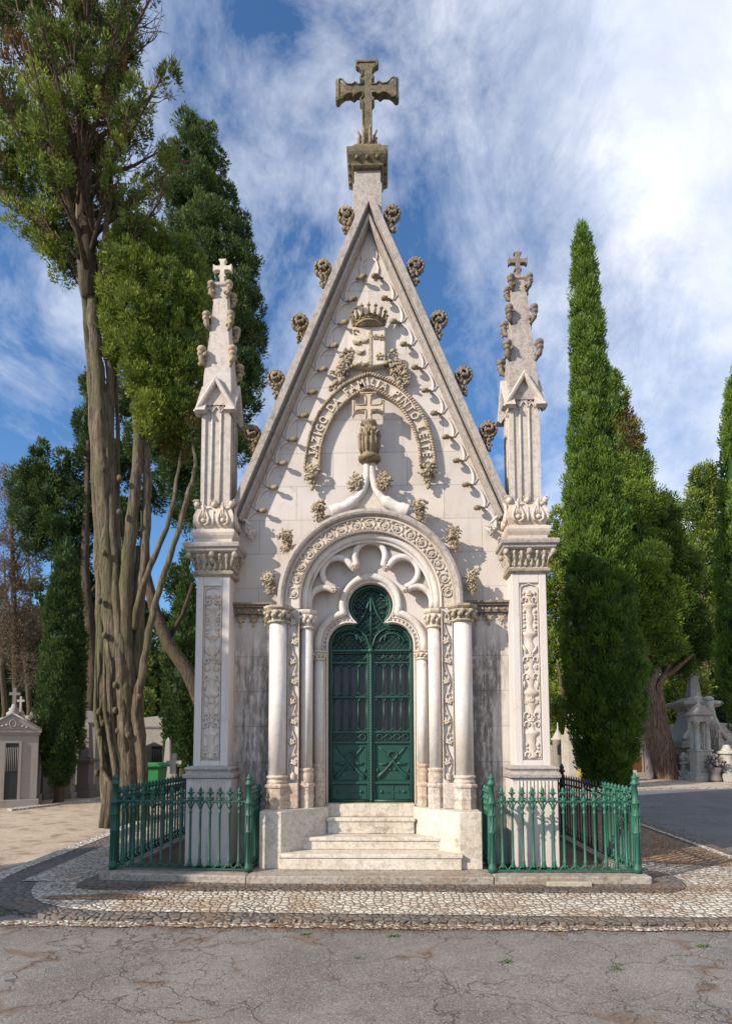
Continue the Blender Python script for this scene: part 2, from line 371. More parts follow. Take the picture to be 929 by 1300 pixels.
# ================================================================== GROUND
GZ=-.14
def sheet(name,poly,z,mat,th=0.0,parent=None,kind='structure'):
    mb=MB()
    if th: mb.prism(poly,z-th,z,'z')
    else: mb.add([(x,y,z) for x,y in poly],[tuple(range(len(poly)))])
    o=mb.build(name,mat,parent); 
    if kind: tag(o,kind=kind)
    return o
def fz(y): return -.085 if y>-.2 else -.085-(-.2-y)*.0656
def drape(o):
    b=bmesh.new(); b.from_mesh(o.data); bmesh.ops.bisect_plane(b,geom=b.verts[:]+b.edges[:]+b.faces[:],plane_co=(0,-.2,0),plane_no=(0,1,0))
    for v in b.verts: v.co.z+=fz(v.co.y)-GZ
    b.to_mesh(o.data); b.free(); o.data.update(); return o
def ground_mats():
    # dirt / gravel
    mt,n,b=newmat('gravel_ground'); t=NT(n); p=t.pos()
    c=t.mix(t.ramp(t.noise(p,.9,5,.6),.35,.65),(.40,.31,.22),(.27,.20,.14))
    c=t.mix(t.ramp(t.noise(p,22,6,.7),.4,.65),c,(.44,.37,.29)); c=t.mix(t.math('MULTIPLY',t.ramp(t.noise(p,3.1,5,.6),.5,.66),.7),c,(.17,.10,.06))
    t.link(c,b.inputs['Base Color']); b.inputs['Roughness'].default_value=.95
    t.link(t.bump(t.noise(p,34,6,.7),.7,.02),b.inputs['Normal']); MS['gravel']=mt
    # asphalt
    def asph(name,base,lighter,moss):
        mt,n,b=newmat(name); t=NT(n); p=t.pos()
        c=t.mix(t.ramp(t.noise(p,1.1,7,.7),.35,.62),base,lighter)
        g=t.vor(p,150,'F1','Color'); sg=t.new('ShaderNodeSeparateColor'); t.link(g,sg.inputs[0])
        c=t.mix(t.math('MULTIPLY',t.ramp(sg.outputs[0],.72,.95),.55),c,(.36,.34,.32))
        c=t.mix(t.math('MULTIPLY',t.ramp(sg.outputs[1],.7,.95),.6),c,(.04,.038,.036))
        wp=t.new('ShaderNodeVectorMath'); wp.operation='ADD'; t.link(p,wp.inputs[0])
        nz=t.new('ShaderNodeTexNoise'); nz.inputs['Scale'].default_value=3.2; nz.inputs['Detail'].default_value=6; t.link(p,nz.inputs['Vector'])
        sc=t.new('ShaderNodeVectorMath'); sc.operation='SCALE'; sc.inputs['Scale'].default_value=.55; t.link(nz.outputs['Color'],sc.inputs[0]); t.link(sc.outputs[0],wp.inputs[1])
        e1=t.vor(wp.outputs[0],1.15,'DISTANCE_TO_EDGE'); e2=t.vor(wp.outputs[0],3.6,'DISTANCE_TO_EDGE')
        gate=t.ramp(t.noise(p,.9,3,.5),.42,.6)
        k1=t.math('MULTIPLY',t.math('SUBTRACT',1,t.ramp(e1,.002,.010)),t.ramp(t.noise(t.map(p,(1,1,1),(5,5,0)),1.2,3,.5),.36,.5))
        k2=t.math('MULTIPLY',t.math('SUBTRACT',1,t.ramp(e2,.004,.018)),gate)
        k=t.math('MAXIMUM',k1,k2)
        ms=t.math('MULTIPLY',t.math('SUBTRACT',1,t.ramp(e1,.0,.09)),t.ramp(t.noise(p,2.3,5,.65),.52,.62))
        ms=t.math('MAXIMUM',ms,t.math('MULTIPLY',t.ramp(t.noise(t.map(p,(1,2.2,1),(8,1,0)),1.4,6,.7),.60,.72),.8))
        c=t.mix(t.math('MULTIPLY',ms,moss),c,(.13,.082,.052))
        c=t.mix(t.math('MULTIPLY',k,.75),c,(.05,.04,.033))
        t.link(c,b.inputs['Base Color']); b.inputs['Roughness'].default_value=.82
        hh=t.math('SUBTRACT',t.math('MULTIPLY',t.noise(p,120,4,.7),.35),k)
        t.link(t.bump(hh,.6,.012),b.inputs['Normal']); return mt
    MS['asphalt']=asph('cracked_asphalt',(.118,.104,.095),(.182,.162,.150),.85)
    MS['asphalt2']=asph('smooth_asphalt',(.09,.09,.095),(.13,.13,.135),.15)
    # cobbles
    def cob(name,a,b_,joint,scale,dirtc,dirta):
        mt,n,b=newmat(name); t=NT(n); p=t.pos()
        mp=t.map(p,(1,1.0,1))
        e=t.vor(mp,scale,'DISTANCE_TO_EDGE',rnd=.75); cc=t.vor(mp,scale,'F1','Color',rnd=.75); sg=t.new('ShaderNodeSeparateColor'); t.link(cc,sg.inputs[0])
        c=t.mix(sg.outputs[0],a,b_)
        c=t.mix(t.math('MULTIPLY',t.ramp(t.noise(p,30,4,.6),.45,.7),.3),c,dirtc)
        j=t.math('SUBTRACT',1,t.ramp(e,.02,.09)); c=t.mix(t.math('MULTIPLY',j,.9),c,joint)
        c=t.mix(t.math('MULTIPLY',t.ramp(t.noise(t.map(p,(1,1.6,1)),1.9,6,.65),.47,.62),dirta),c,dirtc)
        t.link(c,b.inputs['Base Color']); b.inputs['Roughness'].default_value=.7
        t.link(t.bump(t.ramp(e,.0,.22),.9,.018),b.inputs['Normal']); return mt
    MS['cob']=cob('white_limestone_cobbles',(.58,.53,.45),(.38,.33,.27),(.11,.085,.06),15,(.22,.13,.06),.55)
    MS['cobw']=cob('white_limestone_edging',(.60,.56,.49),(.45,.41,.35),(.14,.11,.08),13,(.28,.2,.12),.3)
    MS['basalt']=cob('dark_basalt_cobbles',(.10,.09,.085),(.15,.135,.12),(.06,.045,.035),13,(.17,.11,.07),.6)
    MS['cobr']=cob('brown_stained_cobbles',(.30,.20,.11),(.22,.14,.08),(.10,.06,.035),15,(.16,.085,.04),.7)
ground_mats()
big=[(-600,-60),(600,-60),(600,900),(-600,900)]
sheet('ground',big,GZ-.07,MS['gravel'])
# asphalt in the foreground, running off to both sides
sheet('road',[(-30,-30),(30,-30),(30,-.9),(4.9,-.9),(-3.4,-.9),(-30,1.2)],GZ-.050,MS['asphalt'])
# side road on the right, bending away behind the chapel
sheet('side_road',[(4.75,-.896),(30,-.896),(30,14.2),(14.5,14.2),(9.7,13.2),(6.6,12.2),(5.6,10),(5.2,7.2),(5.05,4.5)],GZ-.046,MS['asphalt2'])
def rounded(pts,rad,n=8):
    outp=[]
    k=len(pts)
    for i in range(k):
        p0=Vector(pts[i-1]);p1=Vector(pts[i]);p2=Vector(pts[(i+1)%k]); r=rad[i]
        if r==0: outp.append(tuple(p1)); continue
        a=(p0-p1).normalized(); b=(p2-p1).normalized()
        s=p1+a*r; e=p1+b*r
        for j in range(n+1):
            t=j/n; q=s.lerp(p1,t).lerp(p1.lerp(e,t),t); outp.append(tuple(q))
    return outp
# pavement island: dark basalt rim, white limestone inside
rim=rounded([(-3.98,-1.12),(4.62,-1.24),(4.86,5.0),(5.3,12.0),(-4.6,12.0)],[1.7,1.5,0,1,1])
drape(sheet('pavement_rim',rim,GZ-.004,MS['basalt'],th=.12))
rimw=rounded([(-4.22,.9),(-4.05,.6),(-4.75,12.0),(-4.95,12.0)],[0,0,0,0])
drape(sheet('pavement_edging',[(-3.9,-.1),(-3.98,.25),(-4.62,12),(-4.86,12),(-4.14,.2),(-4.03,-.15)],GZ+.002,MS['cobw'],th=.12))
inner=rounded([(-3.62,-.98),(4.2,-1.1),(4.30,2.0),(-3.35,2.0)],[1.45,1.3,0,0])
drape(sheet('cobbled_pavement',inner,GZ+.001,MS['cob']))
drape(sheet('side_pavement',[(-3.66,-.1),(-3.1,-.1),(-3.1,12),(-4.3,12)],GZ+.005,MS['cob']))
drape(sheet('stained_pavement',[(3.05,1.1),(4.32,.7),(4.5,5),(4.9,11.8),(3.05,11.8)],GZ+.005,MS['cobr']))
drape(sheet('kerb_line',[(4.40,.3),(4.48,.3),(4.66,5),(5.06,11.8),(4.96,11.8),(4.58,5)],GZ+.010,MS['cobw'],th=.05))
# dirt washed against the plinth and along the front edge of the pavement
def blob(cx,cy,rx,ry,seed,n=40,amp=.25):
    r=random.Random(seed); ph=[r.uniform(0,6.28) for _ in range(5)]
    return [(cx+rx*(1+amp*sum(math.sin((k+2)*a+ph[k])/(k+1.5) for k in range(5)))*math.cos(a),cy+ry*(1+amp*sum(math.sin((k+2)*a+ph[k])/(k+1.5) for k in range(5)))*math.sin(a)) for a in [2*PI*i/n for i in range(n)]]
drape(sheet('dirt_strip',rounded([(-3.02,-.38),(-1.5,-.43),(0,-.39),(1.4,-.45),(3.1,-.42),(3.30,.2),(2.9,1.0),(-2.95,.9)],[.25,.2,.2,.2,.3,.3,.3,.1]),GZ+.012,MS['basalt'],th=.02))
drape(sheet('dirt_patch',blob(-2.55,-.62,.42,.11,3,60,.4),GZ+.006,MS['cobr']))
# ragged strip of pale stones and debris at the edge of the asphalt
eg=[]; r0=random.Random(4)
tp=[(x,-1.16-.03*x/4+r0.uniform(-.02,.02)) for x in np.linspace(-3.3,4.4,70)]
bt=[(x,-1.30-.03*x/4+r0.uniform(-.035,.035)) for x in np.linspace(4.4,-3.3,70)]
sheet('edge_strip',tp+bt,GZ-.040,MS['cobw'])
# light far pavement in front of the tombs on the right, brown leaf strip
sheet('far_pavement',[(6.0,12.8),(9.7,13.6),(14.5,14.7),(40,15),(40,22),(3,22),(3,13)],GZ+.0,MS['gravel'],th=.08)
sheet('far_edging',[(6.6,12.35),(9.7,13.35),(14.5,14.35),(40,14.6),(40,14.85),(14.5,14.6),(9.7,13.6),(6.5,12.6)],GZ+.004,MS['cobw'],th=.1)
# path along the tombs on the left
sheet('left_kerb',[(-8.6,7.55),(-8.35,7.3),(-6.6,12.6),(-6.6,13.2)],GZ-.03,MS['cobw'],th=.1)
# loose leaves, crumbs of stone and weeds
def scatter(name,n,region,size,mat,z,seed,label,cat,up=.15,th=.4):
    r=np.random.default_rng(seed); mb=MB(); V=[];F=[]
    P=region(r,n)
    for i,(x,y) in enumerate(P):
        s=size*r.uniform(.5,1.5); a=r.uniform(0,6.28); h=s*up
        for q,(dx,dy,dz) in enumerate(((1,0,0),(0,.5,h/s),(-1,0,0),(0,-.5,h/s*1.5))):
            V.append((x+s*(dx*math.cos(a)-dy*math.sin(a)),y+s*(dx*math.sin(a)+dy*math.cos(a)),z+.004+dz*s+(.3*s*up if q%2 else 0)))
        F.append((4*i,4*i+1,4*i+2,4*i+3))
    mb.add(V,F); o=mb.build(name,mat,fix=False); return tag(o,label,cat,kind='stuff')
MS['litter']=simple('leaf_litter',(.22,.11,.045),.9,0,.7,9,0)
scatter('leaf_litter',4200,lambda r,n:[(x,y) for x,y in zip(r.normal(0,2.2,n)*1.0,-1.27+r.normal(0,.08,n))],.011,MS['litter'],GZ-.04,1,'brown crumbs of fallen leaves along the edge of the asphalt','leaf litter')
scatter('leaf_litter',2600,lambda r,n:[(x,y) for x,y in zip(r.uniform(-3.2,3.6,n),-.30-abs(r.normal(0,.10,n)))],.010,MS['litter'],-.068,2,'brown leaf crumbs lying against the kerb of the chapel','leaf litter')
scatter('leaf_litter',3000,lambda r,n:[(x,y) for x,y in zip(r.uniform(3.0,5.0,n),r.uniform(.2,8,n))],.014,MS['litter'],-.078,5,'rusty leaf litter on the pavement right of the railing','leaf litter')
scatter('leaf_litter',2500,lambda r,n:[(x,y) for x,y in zip(r.uniform(-4,5,n),r.uniform(-5.5,-1.5,n))],.007,MS['litter'],GZ-.05,6,'tiny dry needles scattered over the cracked asphalt','leaf litter')
def weed(px,py,z,s,seed,label):
    d=ray(px,py); t=(z-CZ)/d[2]; p=Vector((CX,CY,CZ))+d*t; r=random.Random(seed); mb=MB()
    for k in range(26):
        a=r.uniform(0,6.28); l=s*r.uniform(.4,1); q=Vector((math.cos(a),math.sin(a),r.uniform(.3,1.1))).normalized()*l; b=p+Vector((r.uniform(-1,1),r.uniform(-.6,.6),0))*s
        sd=Vector((-math.sin(a),math.cos(a),0))*l*.13
        mb.add([b-sd,b+sd,b+q+sd*.2,b+q-sd*.2],[(0,1,2,3)])
    tag(mb.build('weed_tuft',MS['weed'],fix=False),label,'weed',kind='stuff')
MS['weed']=simple('weed_green',(.07,.13,.025),.7,0,.4,9,0)
for i,(px,py,s,l) in enumerate([(385,1088+99,.04,'green weed tuft in a crack below the steps'),(500,1189,.05,'small weed tuft at the asphalt edge'),(640,1222,.05,'low green weeds in a crack right of centre'),(890,1202,.05,'grassy weeds in the long crack at far right'),(780,1230,.04,'weed tuft in the crack left of the rusty moss'),(455,1217,.03,'tiny weed tuft in the middle of the asphalt'),(3,1162,.05,'green weed at the pavement corner on the far left')]):
    weed(px,py,GZ-.05,s,i,l)

# ================================================================== CHAPEL
CH=thing('mausoleum','ornate white marble gothic chapel tomb with steep gable, green iron door and crosses','mausoleum',(0,2.2,0))
rng=random.Random(11)
WY=.70                       # face of the front wall
def A2(z): return (8.05-z)/2.455
# ---- base slab and kerbs
mb=MB()
mb.box(-1.262,1.262,-.20,.2,-.20,0)
mb.box(-1.262,1.262,.2,.75,-.20,-.002)
mb.build('base_slab',MS['slab'],CH,.012)
# ---- front wall with portal opening
poly=[(-1.68,-.15),(-1.68,4.05),(0,8.05),(1.68,4.05),(1.68,-.15),(1.02,-.15),(1.02,3.0)]+arcpts(0,3.03,1.02,0,180,36)[1:-1]+[(-1.02,3.0),(-1.02,-.15)]
mb=MB(); mb.prism(poly,WY,WY+.35); fwall=mb.build('front_wall',MS['wall'],CH)
# ---- body and roof
mb=MB(); mb.box(-1.86,1.86,1.0,4.9,-.15,3.9); mb.build('side_walls',MS['wall'],CH,.01)
mb=MB(); mb.prism([(-1.98,3.85),(-1.98,4.0),(0,8.1),(1.98,4.0),(1.98,3.85)],1.051,5.0); mb.build('roof',MS['rake'],CH)
# ---- rake mouldings
s_=2.455; ln=math.hypot(1,s_); nx,nz=s_/ln,1/ln
for sx in (-1,1):
    pts=[(sx*1.70,8.27-s_*1.70),(0,8.27)]
    mb=MB()
    # profile (inward offset, y): stepped fascia, groove and inner roll
    prof=[(0,1.3),(0,.525),(.008,.51),(.082,.51),(.09,.525),(.09,.585),(.104,.61),(.116,.59),(.128,.555),(.146,.55),(.158,.57),(.163,.61),(.17,.66),(.17,.9),(.10,1.3)]
    path=[]
    for (x,z) in pts:
        path.append((x,z,-sx*nx,-nz))
    # mitre at the apex: scale the normal so that the two rakes meet on x = 0
    x,z,a,b=path[1]; path[1]=(0,8.27,0,-ln)
    k=[]
    mb.sweep([path[0],path[1]],prof)
    rk=mb.build('gable_moulding',MS['rake'],CH,0)
    for (cx_,cz_) in ((.319,7.88),(.605,7.18),(.885,6.475),(1.175,5.755),(1.46,5.06)):
        r2=random.Random(int(cz_*10)+7*(sx>0)); q=MB(); cx2=sx*(cx_-.042); y=.60
        # scroll head: a curled leaf seen from the front, lobes round its rim, a smaller curl and a tail below
        rr=.105; q.ell((cx2,y+.03,cz_+.05),(.080,.05,.080))
        for k in range(13):
            a=2*PI*k/13; q.ell((cx2+math.cos(a)*.078,y,cz_+.05+math.sin(a)*.078),(.020,.045,.030),Matrix.Rotation(-a,3,'Y'),lo=True)
        q.tube([(cx2-sx*math.cos(t)*.062*(1-t/8),y-.03-t*.004,cz_+.055+math.sin(t)*.062*(1-t/8)) for t in [i*.6 for i in range(11)]],[.017]*10+[.01],5)
        for k in range(6):
            a=r2.uniform(0,6.28); q.ell((cx2+math.cos(a)*.035,y-.04,cz_+.05+math.sin(a)*.035),(.014,.022,.022),Matrix.Rotation(a,3,'Y'),lo=True)
        for k in range(14):
            f=k/14; q.ell((cx2+sx*(r2.uniform(-.045,.045)*(1-.5*f)-.005),y-.01+r2.uniform(-.03,.03),cz_-.045-f*.13),(r2.uniform(.012,.022),.026,r2.uniform(.016,.034)),Matrix.Rotation(r2.uniform(-1,1),3,'Y'),lo=True)
        q.tube([(cx2+sx*(.0+.03*math.cos(t)),y-.02,cz_-.13+.03*math.sin(t)) for t in [i*.7 for i in range(7)]],.011,5)
        q.tube([(cx2-sx*.09,y+.06,cz_-.02),(cx2-sx*.02,y+.03,cz_-.06),(cx2+sx*.0,y+.01,cz_-.14)],[.03,.035,.02],6)
        q.tube([(cx2-sx*.16,y+.06,cz_-.10),(cx2-sx*.08,y+.04,cz_-.07),(cx2,y+.03,cz_-.02)],[.06,.05,.045],7)
        q.v=[(v_-np.array((cx2-sx*.08,y,cz_)))*1.16+np.array((cx2-sx*.08,y,cz_)) for v_ in q.v]
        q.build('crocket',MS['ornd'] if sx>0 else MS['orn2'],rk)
# blind cusped tracery along the rakes
kn=[(0.055,7.135),(.175,6.84),(.284,6.54),(.404,6.24),(.54,5.94),(.66,5.645),(.768,5.35),(.902,5.05),(1.027,4.752),(1.134,4.45),(1.27,4.163)]
KN=[]; MS['knob']=MS['orn2']
for sx in (-1,1):
    mb=MB()
    for i,(x,z) in enumerate(kn):
        bx=x+.075; bz=z+.012
        # knob and stem
        kb=MB(); kb.tube([(sx*(x+.115),.69,z+.02),(sx*(x+.08),.67,z+.022),(sx*(x+.045),.635,z+.01)],[.012,.020,.016],6)
        kb.ell((sx*(x+.008),.605,z-.004),(.042,.036,.032)); kb.ell((sx*(x+.045),.62,z+.004),(.014,.034,.038),lo=True); KN.append((kb,sx))
        if i<len(kn)-1: x2,z2=kn[i+1]
        else: x2,z2=1.40,3.90
        # lobe from the branch of this knob outwards and down to the next one
        p0=Vector((x+.08,z+.012)); p3=Vector((x2+.085,z2+.012))
        nrm=Vector((.93,.38)); mid=(p0+p3)/2
        pts=[]
        for k in range(13):
            t=k/12; a=PI*(1-t); ax=(p3-p0)/2
            q=mid-ax*math.cos(PI*t)+nrm*math.sin(PI*t)*.088
            pts.append((sx*q.x,.694,q.y))
        mb.tube(pts,[.016]*13,6)
        # small web towards the rake
        q=p3; mb.tube([(sx*(q.x),.694,q.y),(sx*(q.x+.05),.695,q.y+.04),(sx*(q.x+.10),.698,q.y+.10)],[.016,.012,.008],5)
    # topmost narrow lobe
    mb.tube([(sx*.055,.69,7.15),(sx*.10,.69,7.2),(sx*.115,.69,7.30),(sx*.085,.69,7.40),(sx*.05,.69,7.43)],[.014]*5,6)
    mb.tube([(sx*.085,.69,7.40),(sx*.10,.69,7.48),(sx*.03,.69,7.72)],[.01]*3,6)
    # leafy end
    r2=random.Random(5); mb.tube([(sx*1.60,.66,4.05),(sx*1.52,.64,4.06),(sx*1.45,.62,3.98)],[.016]*3,6)
    boss(mb,(sx*1.44,.64,3.90),.075,r2,9,1.1)
    bt=mb.build('blind_tracery',MS['tymp'],CH)
    for kb,_s in KN: kb.build('tracery_knob',MS['knob'],bt)
    KN.clear()
# ---- pointed name band with rope edges
def halfpath(pts):
    left=[(-x,z) for x,z in pts]; return left+[(x,z) for x,z in pts[::-1][1:]]
ro=[(.786,4.70),(.783,4.80),(.755,5.0),(.683,5.27),(.55,5.50),(.37,5.70),(.19,5.815),(0,5.885)]
ri=[(.612,4.70),(.610,4.80),(.590,5.0),(.497,5.25),(.375,5.45),(.21,5.60),(.10,5.665),(0,5.70)]
def smoothp(p,n=8):
    P=[Vector(q) for q in p]; o=[]
    for i in range(len(P)-1):
        a=P[max(i-1,0)];b=P[i];c=P[i+1];d=P[min(i+2,len(P)-1)]
        for k in range(n):
            t=k/n; o.append(.5*((2*b)+(c-a)*t+(2*a-5*b+4*c-d)*t*t+(-a+3*b-3*c+d)*t**3))
    o.append(P[-1]); return [tuple(q) for q in o]
so_=smoothp(ro); si_=smoothp(ri)
O=halfpath(so_); I=halfpath(si_)
mb=MB(); v=[];f=[]
for (a,b) in zip(O,I):
    for (x,z) in (a,b): v+= [(x,.655,z)]
    for (x,z) in (a,b): v+= [(x,.70,z)]
for i in range(len(O)-1):
    a=4*i;b=a+4; f+=[(a,b,b+1,a+1),(a,a+2,b+2,b),(a+1,b+1,b+3,a+3)]
mb.add(v,f)
band=mb.build('name_band',MS['ornl'],CH)
def resample(P,step):
    P=[Vector(p) for p in P]; o=[P[0]]; acc=0
    for a,b in zip(P[:-1],P[1:]):
        l=(b-a).length; t=step-acc
        while t<=l: o.append(a+(b-a)*(t/l)); t+=step
        acc=(acc+l)%step if l>=step-acc else acc+l
    return o
def rope(mb,P,y,r):
    # twisted rope: strands of short slanted beads
    Q=resample(P,.034)
    mb.tube([(p.x,y,p.y) for p in Q],r*.72,6)
    for i in range(len(Q)-1):
        a,b=Q[i],Q[i+1]; c=(a+b)/2; d=(b-a); an=math.atan2(d.y,d.x)
        mb.ell((c.x,y-.006,c.y),(r*1.05,r*.9,r*.62),Matrix.Rotation(-(an+R(48)),3,'Y'),lo=True)
mb=MB(); rope(mb,O,.635,.026); rope(mb,I,.635,.026); mb.build('rope_moulding',MS['orn'],band)
for sx in (-1,1):
    mb=MB(); boss(mb,(sx*.70,.63,4.62),.115,random.Random(21+sx),20,1.0)
    boss(mb,(sx*.70,.63,4.50),.06,random.Random(31+sx),8,1.0)
    mb.ell((sx*.70,.62,4.44),(.028,.03,.04))
    mb.build('leaf_terminal',MS['orn'],band)
# lettering
def letter(ch,x,z,ang,size,depth,wid=1.0):
    cu_=bpy.data.curves.new('t','FONT'); cu_.body=ch; cu_.size=size; cu_.extrude=depth; cu_.align_x='CENTER'; cu_.offset=.0015; cu_.resolution_u=3
    ob=bpy.data.objects.new('t',cu_); COL.objects.link(ob)
    dg=bpy.context.evaluated_depsgraph_get(); me=bpy.data.meshes.new_from_object(ob.evaluated_get(dg))
    V=[Vector(v.co) for v in me.vertices]; F=[tuple(p.vertices) for p in me.polygons]
    bpy.data.objects.remove(ob); bpy.data.curves.remove(cu_); bpy.data.meshes.remove(me)
    h=size*.36; outv=[]
    for v_ in V:
        u=v_.x*wid; w_=v_.y-h
        outv.append((x+u*math.cos(ang)-w_*math.sin(ang),.640-v_.z,z+u*math.sin(ang)+w_*math.cos(ang)))
    return outv,F
Mid=[((a[0]+b[0])/2,(a[1]+b[1])/2) for a,b in zip(O,I)]
cum=[0]
for a,b in zip(Mid[:-1],Mid[1:]): cum.append(cum[-1]+math.hypot(b[0]-a[0],b[1]-a[1]))
def onmid(s):
    for i in range(len(cum)-1):
        if cum[i+1]>=s:
            t=(s-cum[i])/(cum[i+1]-cum[i]); a,b=Mid[i],Mid[i+1]
            return a[0]+(b[0]-a[0])*t,a[1]+(b[1]-a[1])*t
    return Mid[-1]
text="JAZIGO DA FAMILIA PINTO LEITE"
adv={'I':.55,' ':.8,'M':1.3,'G':1.15,'O':1.15,'J':.85,'N':1.12,'L':.95,'E':.95,'F':.95}
wd=[adv.get(c,1.05) for c in text]; tot=sum(wd); usable=cum[-1]-.22; s=.12; mb=MB(); nw=0
for c,w_ in zip(text,wd):
    st=w_/tot*usable
    if c=='J':
        x,z=onmid(s+st/2); x0,z0=onmid(s+st/2-.03); x1,z1=onmid(s+st/2+.03); an=math.atan2(z1-z0,x1-x0)
        for k_,(ua,va,ub,vb) in enumerate(((.012,-.022,.032,.054),(-.012,-.054,.022,-.034),(-.030,-.052,-.012,-.022),(.022,-.044,.032,-.022),(-.004,.042,.048,.054))):
            V_=[(ua,va),(ub,va),(ub,vb),(ua,vb)]; V2=[(x+u*math.cos(an)-v*math.sin(an),z+u*math.sin(an)+v*math.cos(an)) for u,v in V_]
            mb.prism(V2,.620+.0007*k_,.66)
    elif c!=' ':
        x,z=onmid(s+st/2); x0,z0=onmid(s+st/2-.03); x1,z1=onmid(s+st/2+.03)
        v_,f_=letter(c,x,z,math.atan2(z1-z0,x1-x0),.145,.014,.82); mb.add(v_,f_)
    elif mb.n: mb.build('lettering',MS['ornl'],band,fix=False); mb=MB()
    s+=st
mb.build('lettering',MS['ornl'],band,fix=False)
# ---- coat of arms
arms=thing('coat_of_arms',None,None,(0,0,0)); arms.parent=CH; arms.location=Vector((0,.66,6.2))-CH.location
mb=MB()
sh=[(-.205,6.47),(.195,6.47),(.195,6.06)]+[(.195-.03*(1-math.cos(t)),6.03-.05*math.sin(t)) for t in (0,.6,1.2)]+[(.06,5.965),(0,5.945),(-.06,5.965)]+[(-.205+.03*(1-math.cos(t)),6.03-.05*math.sin(t)) for t in (1.2,.6,0)]
mb.prism(sh,.60,.70); mb.build('shield',MS['ornl'],arms,.012)
mb=MB()
def cres(x,z,s): mb.tube([(x+s*math.cos(t),.598,z+s*math.sin(t)) for t in [PI+i*PI/6 for i in range(7)]],[s*.15,s*.35,s*.5,s*.55,s*.5,s*.35,s*.15],6)
for x,z,s in ((-.15,6.30,.05),(-.06,6.32,.05),(-.11,6.17,.05),(-.15,6.02,.05),(-.06,6.02,.05)): cres(x,z,s)
mb.tube([(-.17+.03*math.cos(t),.595,6.40+.03*math.sin(t)) for t in [i*.7 for i in range(8)]],.012,6)
mb.box(-.006,.028,.588,.602,5.97,6.46)
for x,z,s in ((.075,6.33,.045),(.150,6.32,.045),(.125,6.08,.06)):
    for k in range(5):
        a=PI/2+k*2*PI/5; mb.ell((x+math.cos(a)*s*.6,.595,z+math.sin(a)*s*.6),(s*.34,.014,s*.34),lo=True)
    mb.ell((x,.588,z),(s*.3,.014,s*.3),lo=True)
mb.build('shield_charges',MS['orn'],arms)
mb=MB(); ccx,ccz,cy_=-.005,6.60,.60
for dz,r1,rt_ in ((-.13,.165,.020),(-.07,.185,.018),(-.10,.172,.014)):
    mb.tube([(ccx+r1*math.cos(a),cy_-r1*.75*math.sin(a)+.05,ccz+dz+.035*math.sin(a)) for a in [PI*i/16 for i in range(17)]],rt_,6)
mb.lathe((ccx,cy_+.05,ccz-.13),[(0,.162),(.06,.18),(.075,.178)],20,sq=(1,.75))
for i in range(9):
    a=PI*(i+.0)/8; r1=.205; x=ccx+r1*math.cos(a); y=cy_+.05-r1*.75*math.sin(a); z=ccz-.05+.035*math.sin(a)
    dxx=math.cos(a)*.02
    mb.tube([(x-dxx,y,z-.03),(x+dxx*.5,y,z+.06),(x+dxx,y,z+.13)],[.024,.016,.004],5)
    mb.ell((x+dxx*.8,y-.004,z+.085),(.026,.02,.016),lo=True); mb.ell((x+dxx*.6,y,z+.055),(.014,.014,.014),lo=True)
    if i<8: a2=PI*(i+.5)/8; mb.ell((ccx+.19*math.cos(a2),cy_+.05-.19*.75*math.sin(a2),ccz-.1+.035*math.sin(a2)),.014,lo=True)
mb.build('crown',MS['orn2'],arms)
mb=MB()
for sx in (-1,1):
    r2=random.Random(70+sx)
    for k in range(64):
        t=r2.random(); cx_=.25+.19*t+r2.uniform(-.075,.075)*(1-.2*t); cz_=6.12-.36*t+r2.uniform(-.10,.10)
        if r2.random()<.35:
            rr=.034; a0=r2.uniform(0,6.28); mb.tube([(sx*cx_+math.cos(a0+q)*rr*(1-q/8),.62-q*.006,cz_+math.sin(a0+q)*rr*(1-q/8)) for q in [i*.8 for i in range(8)]],.012,5)
        else: mb.ell((sx*cx_,.63+r2.uniform(-.03,.03),cz_),(r2.uniform(.018,.034),.03,r2.uniform(.02,.042)),Matrix.Rotation(r2.uniform(-1.5,1.5),3,'Y'),lo=True)
mb.build('carved_foliage',MS['orn'],arms)
# ---- ogee finial above the arch with cross
fin=thing('ogee_finial',None,None); fin.parent=CH; fin.location=Vector((0,.5,4.1))-CH.location
for sx in (-1,1):
    mb=MB(); P=smoothp([(.46,4.085),(.30,4.15),(.16,4.25),(.07,4.38),(.032,4.55),(.030,4.70)],5)
    mb.tube([(sx*x,.52,z) for x,z in P],[.085]*4+[.07]*6+[.045]*(len(P)-10),10); mb.build('ogee_rib',MS['col'],fin)
mb=MB(); mb.prism([(-.40,4.06),(-.22,4.14),(-.10,4.28),(-.05,4.5),(.05,4.5),(.10,4.28),(.22,4.14),(.40,4.06),(.2,4.09),(0,4.10),(-.2,4.09)],.54,.69); mb.build('spandrel',MS['ornl'],fin)
mb=MB(); mb.lathe((0,.50,4.70),[(-.02,.07),(0,.12),(.02,.138),(.045,.138),(.06,.115),(.075,.085),(.09,.09),(.12,.10),(.2,.118),(.26,.115),(.30,.09),(.33,.10),(.36,.115),(.40,.07),(.44,.06),(.46,.09),(.49,.085),(.50,.07)],18)
for k in range(14):
    a=2*PI*k/14; mb.tube([(.10*math.cos(a),.50+.10*math.sin(a),4.80),(.124*math.cos(a),.50+.124*math.sin(a),4.90),(.12*math.cos(a),.50+.12*math.sin(a),4.99),(.135*math.cos(a),.50+.135*math.sin(a),5.02)],[.010,.015,.013,.012],5)
    if k%2==0:
        mb.ell((.105*math.cos(a),.5+.105*math.sin(a),5.07),(.024,.024,.03),lo=True); mb.tube([(.10*math.cos(a+.2),.5+.10*math.sin(a+.2),4.99),(.13*math.cos(a+.2),.5+.13*math.sin(a+.2),5.04),(.115*math.cos(a+.2),.5+.115*math.sin(a+.2),5.06)],[.012,.016,.01],5)
mb.build('leaf_capital',MS['orn2'],fin)
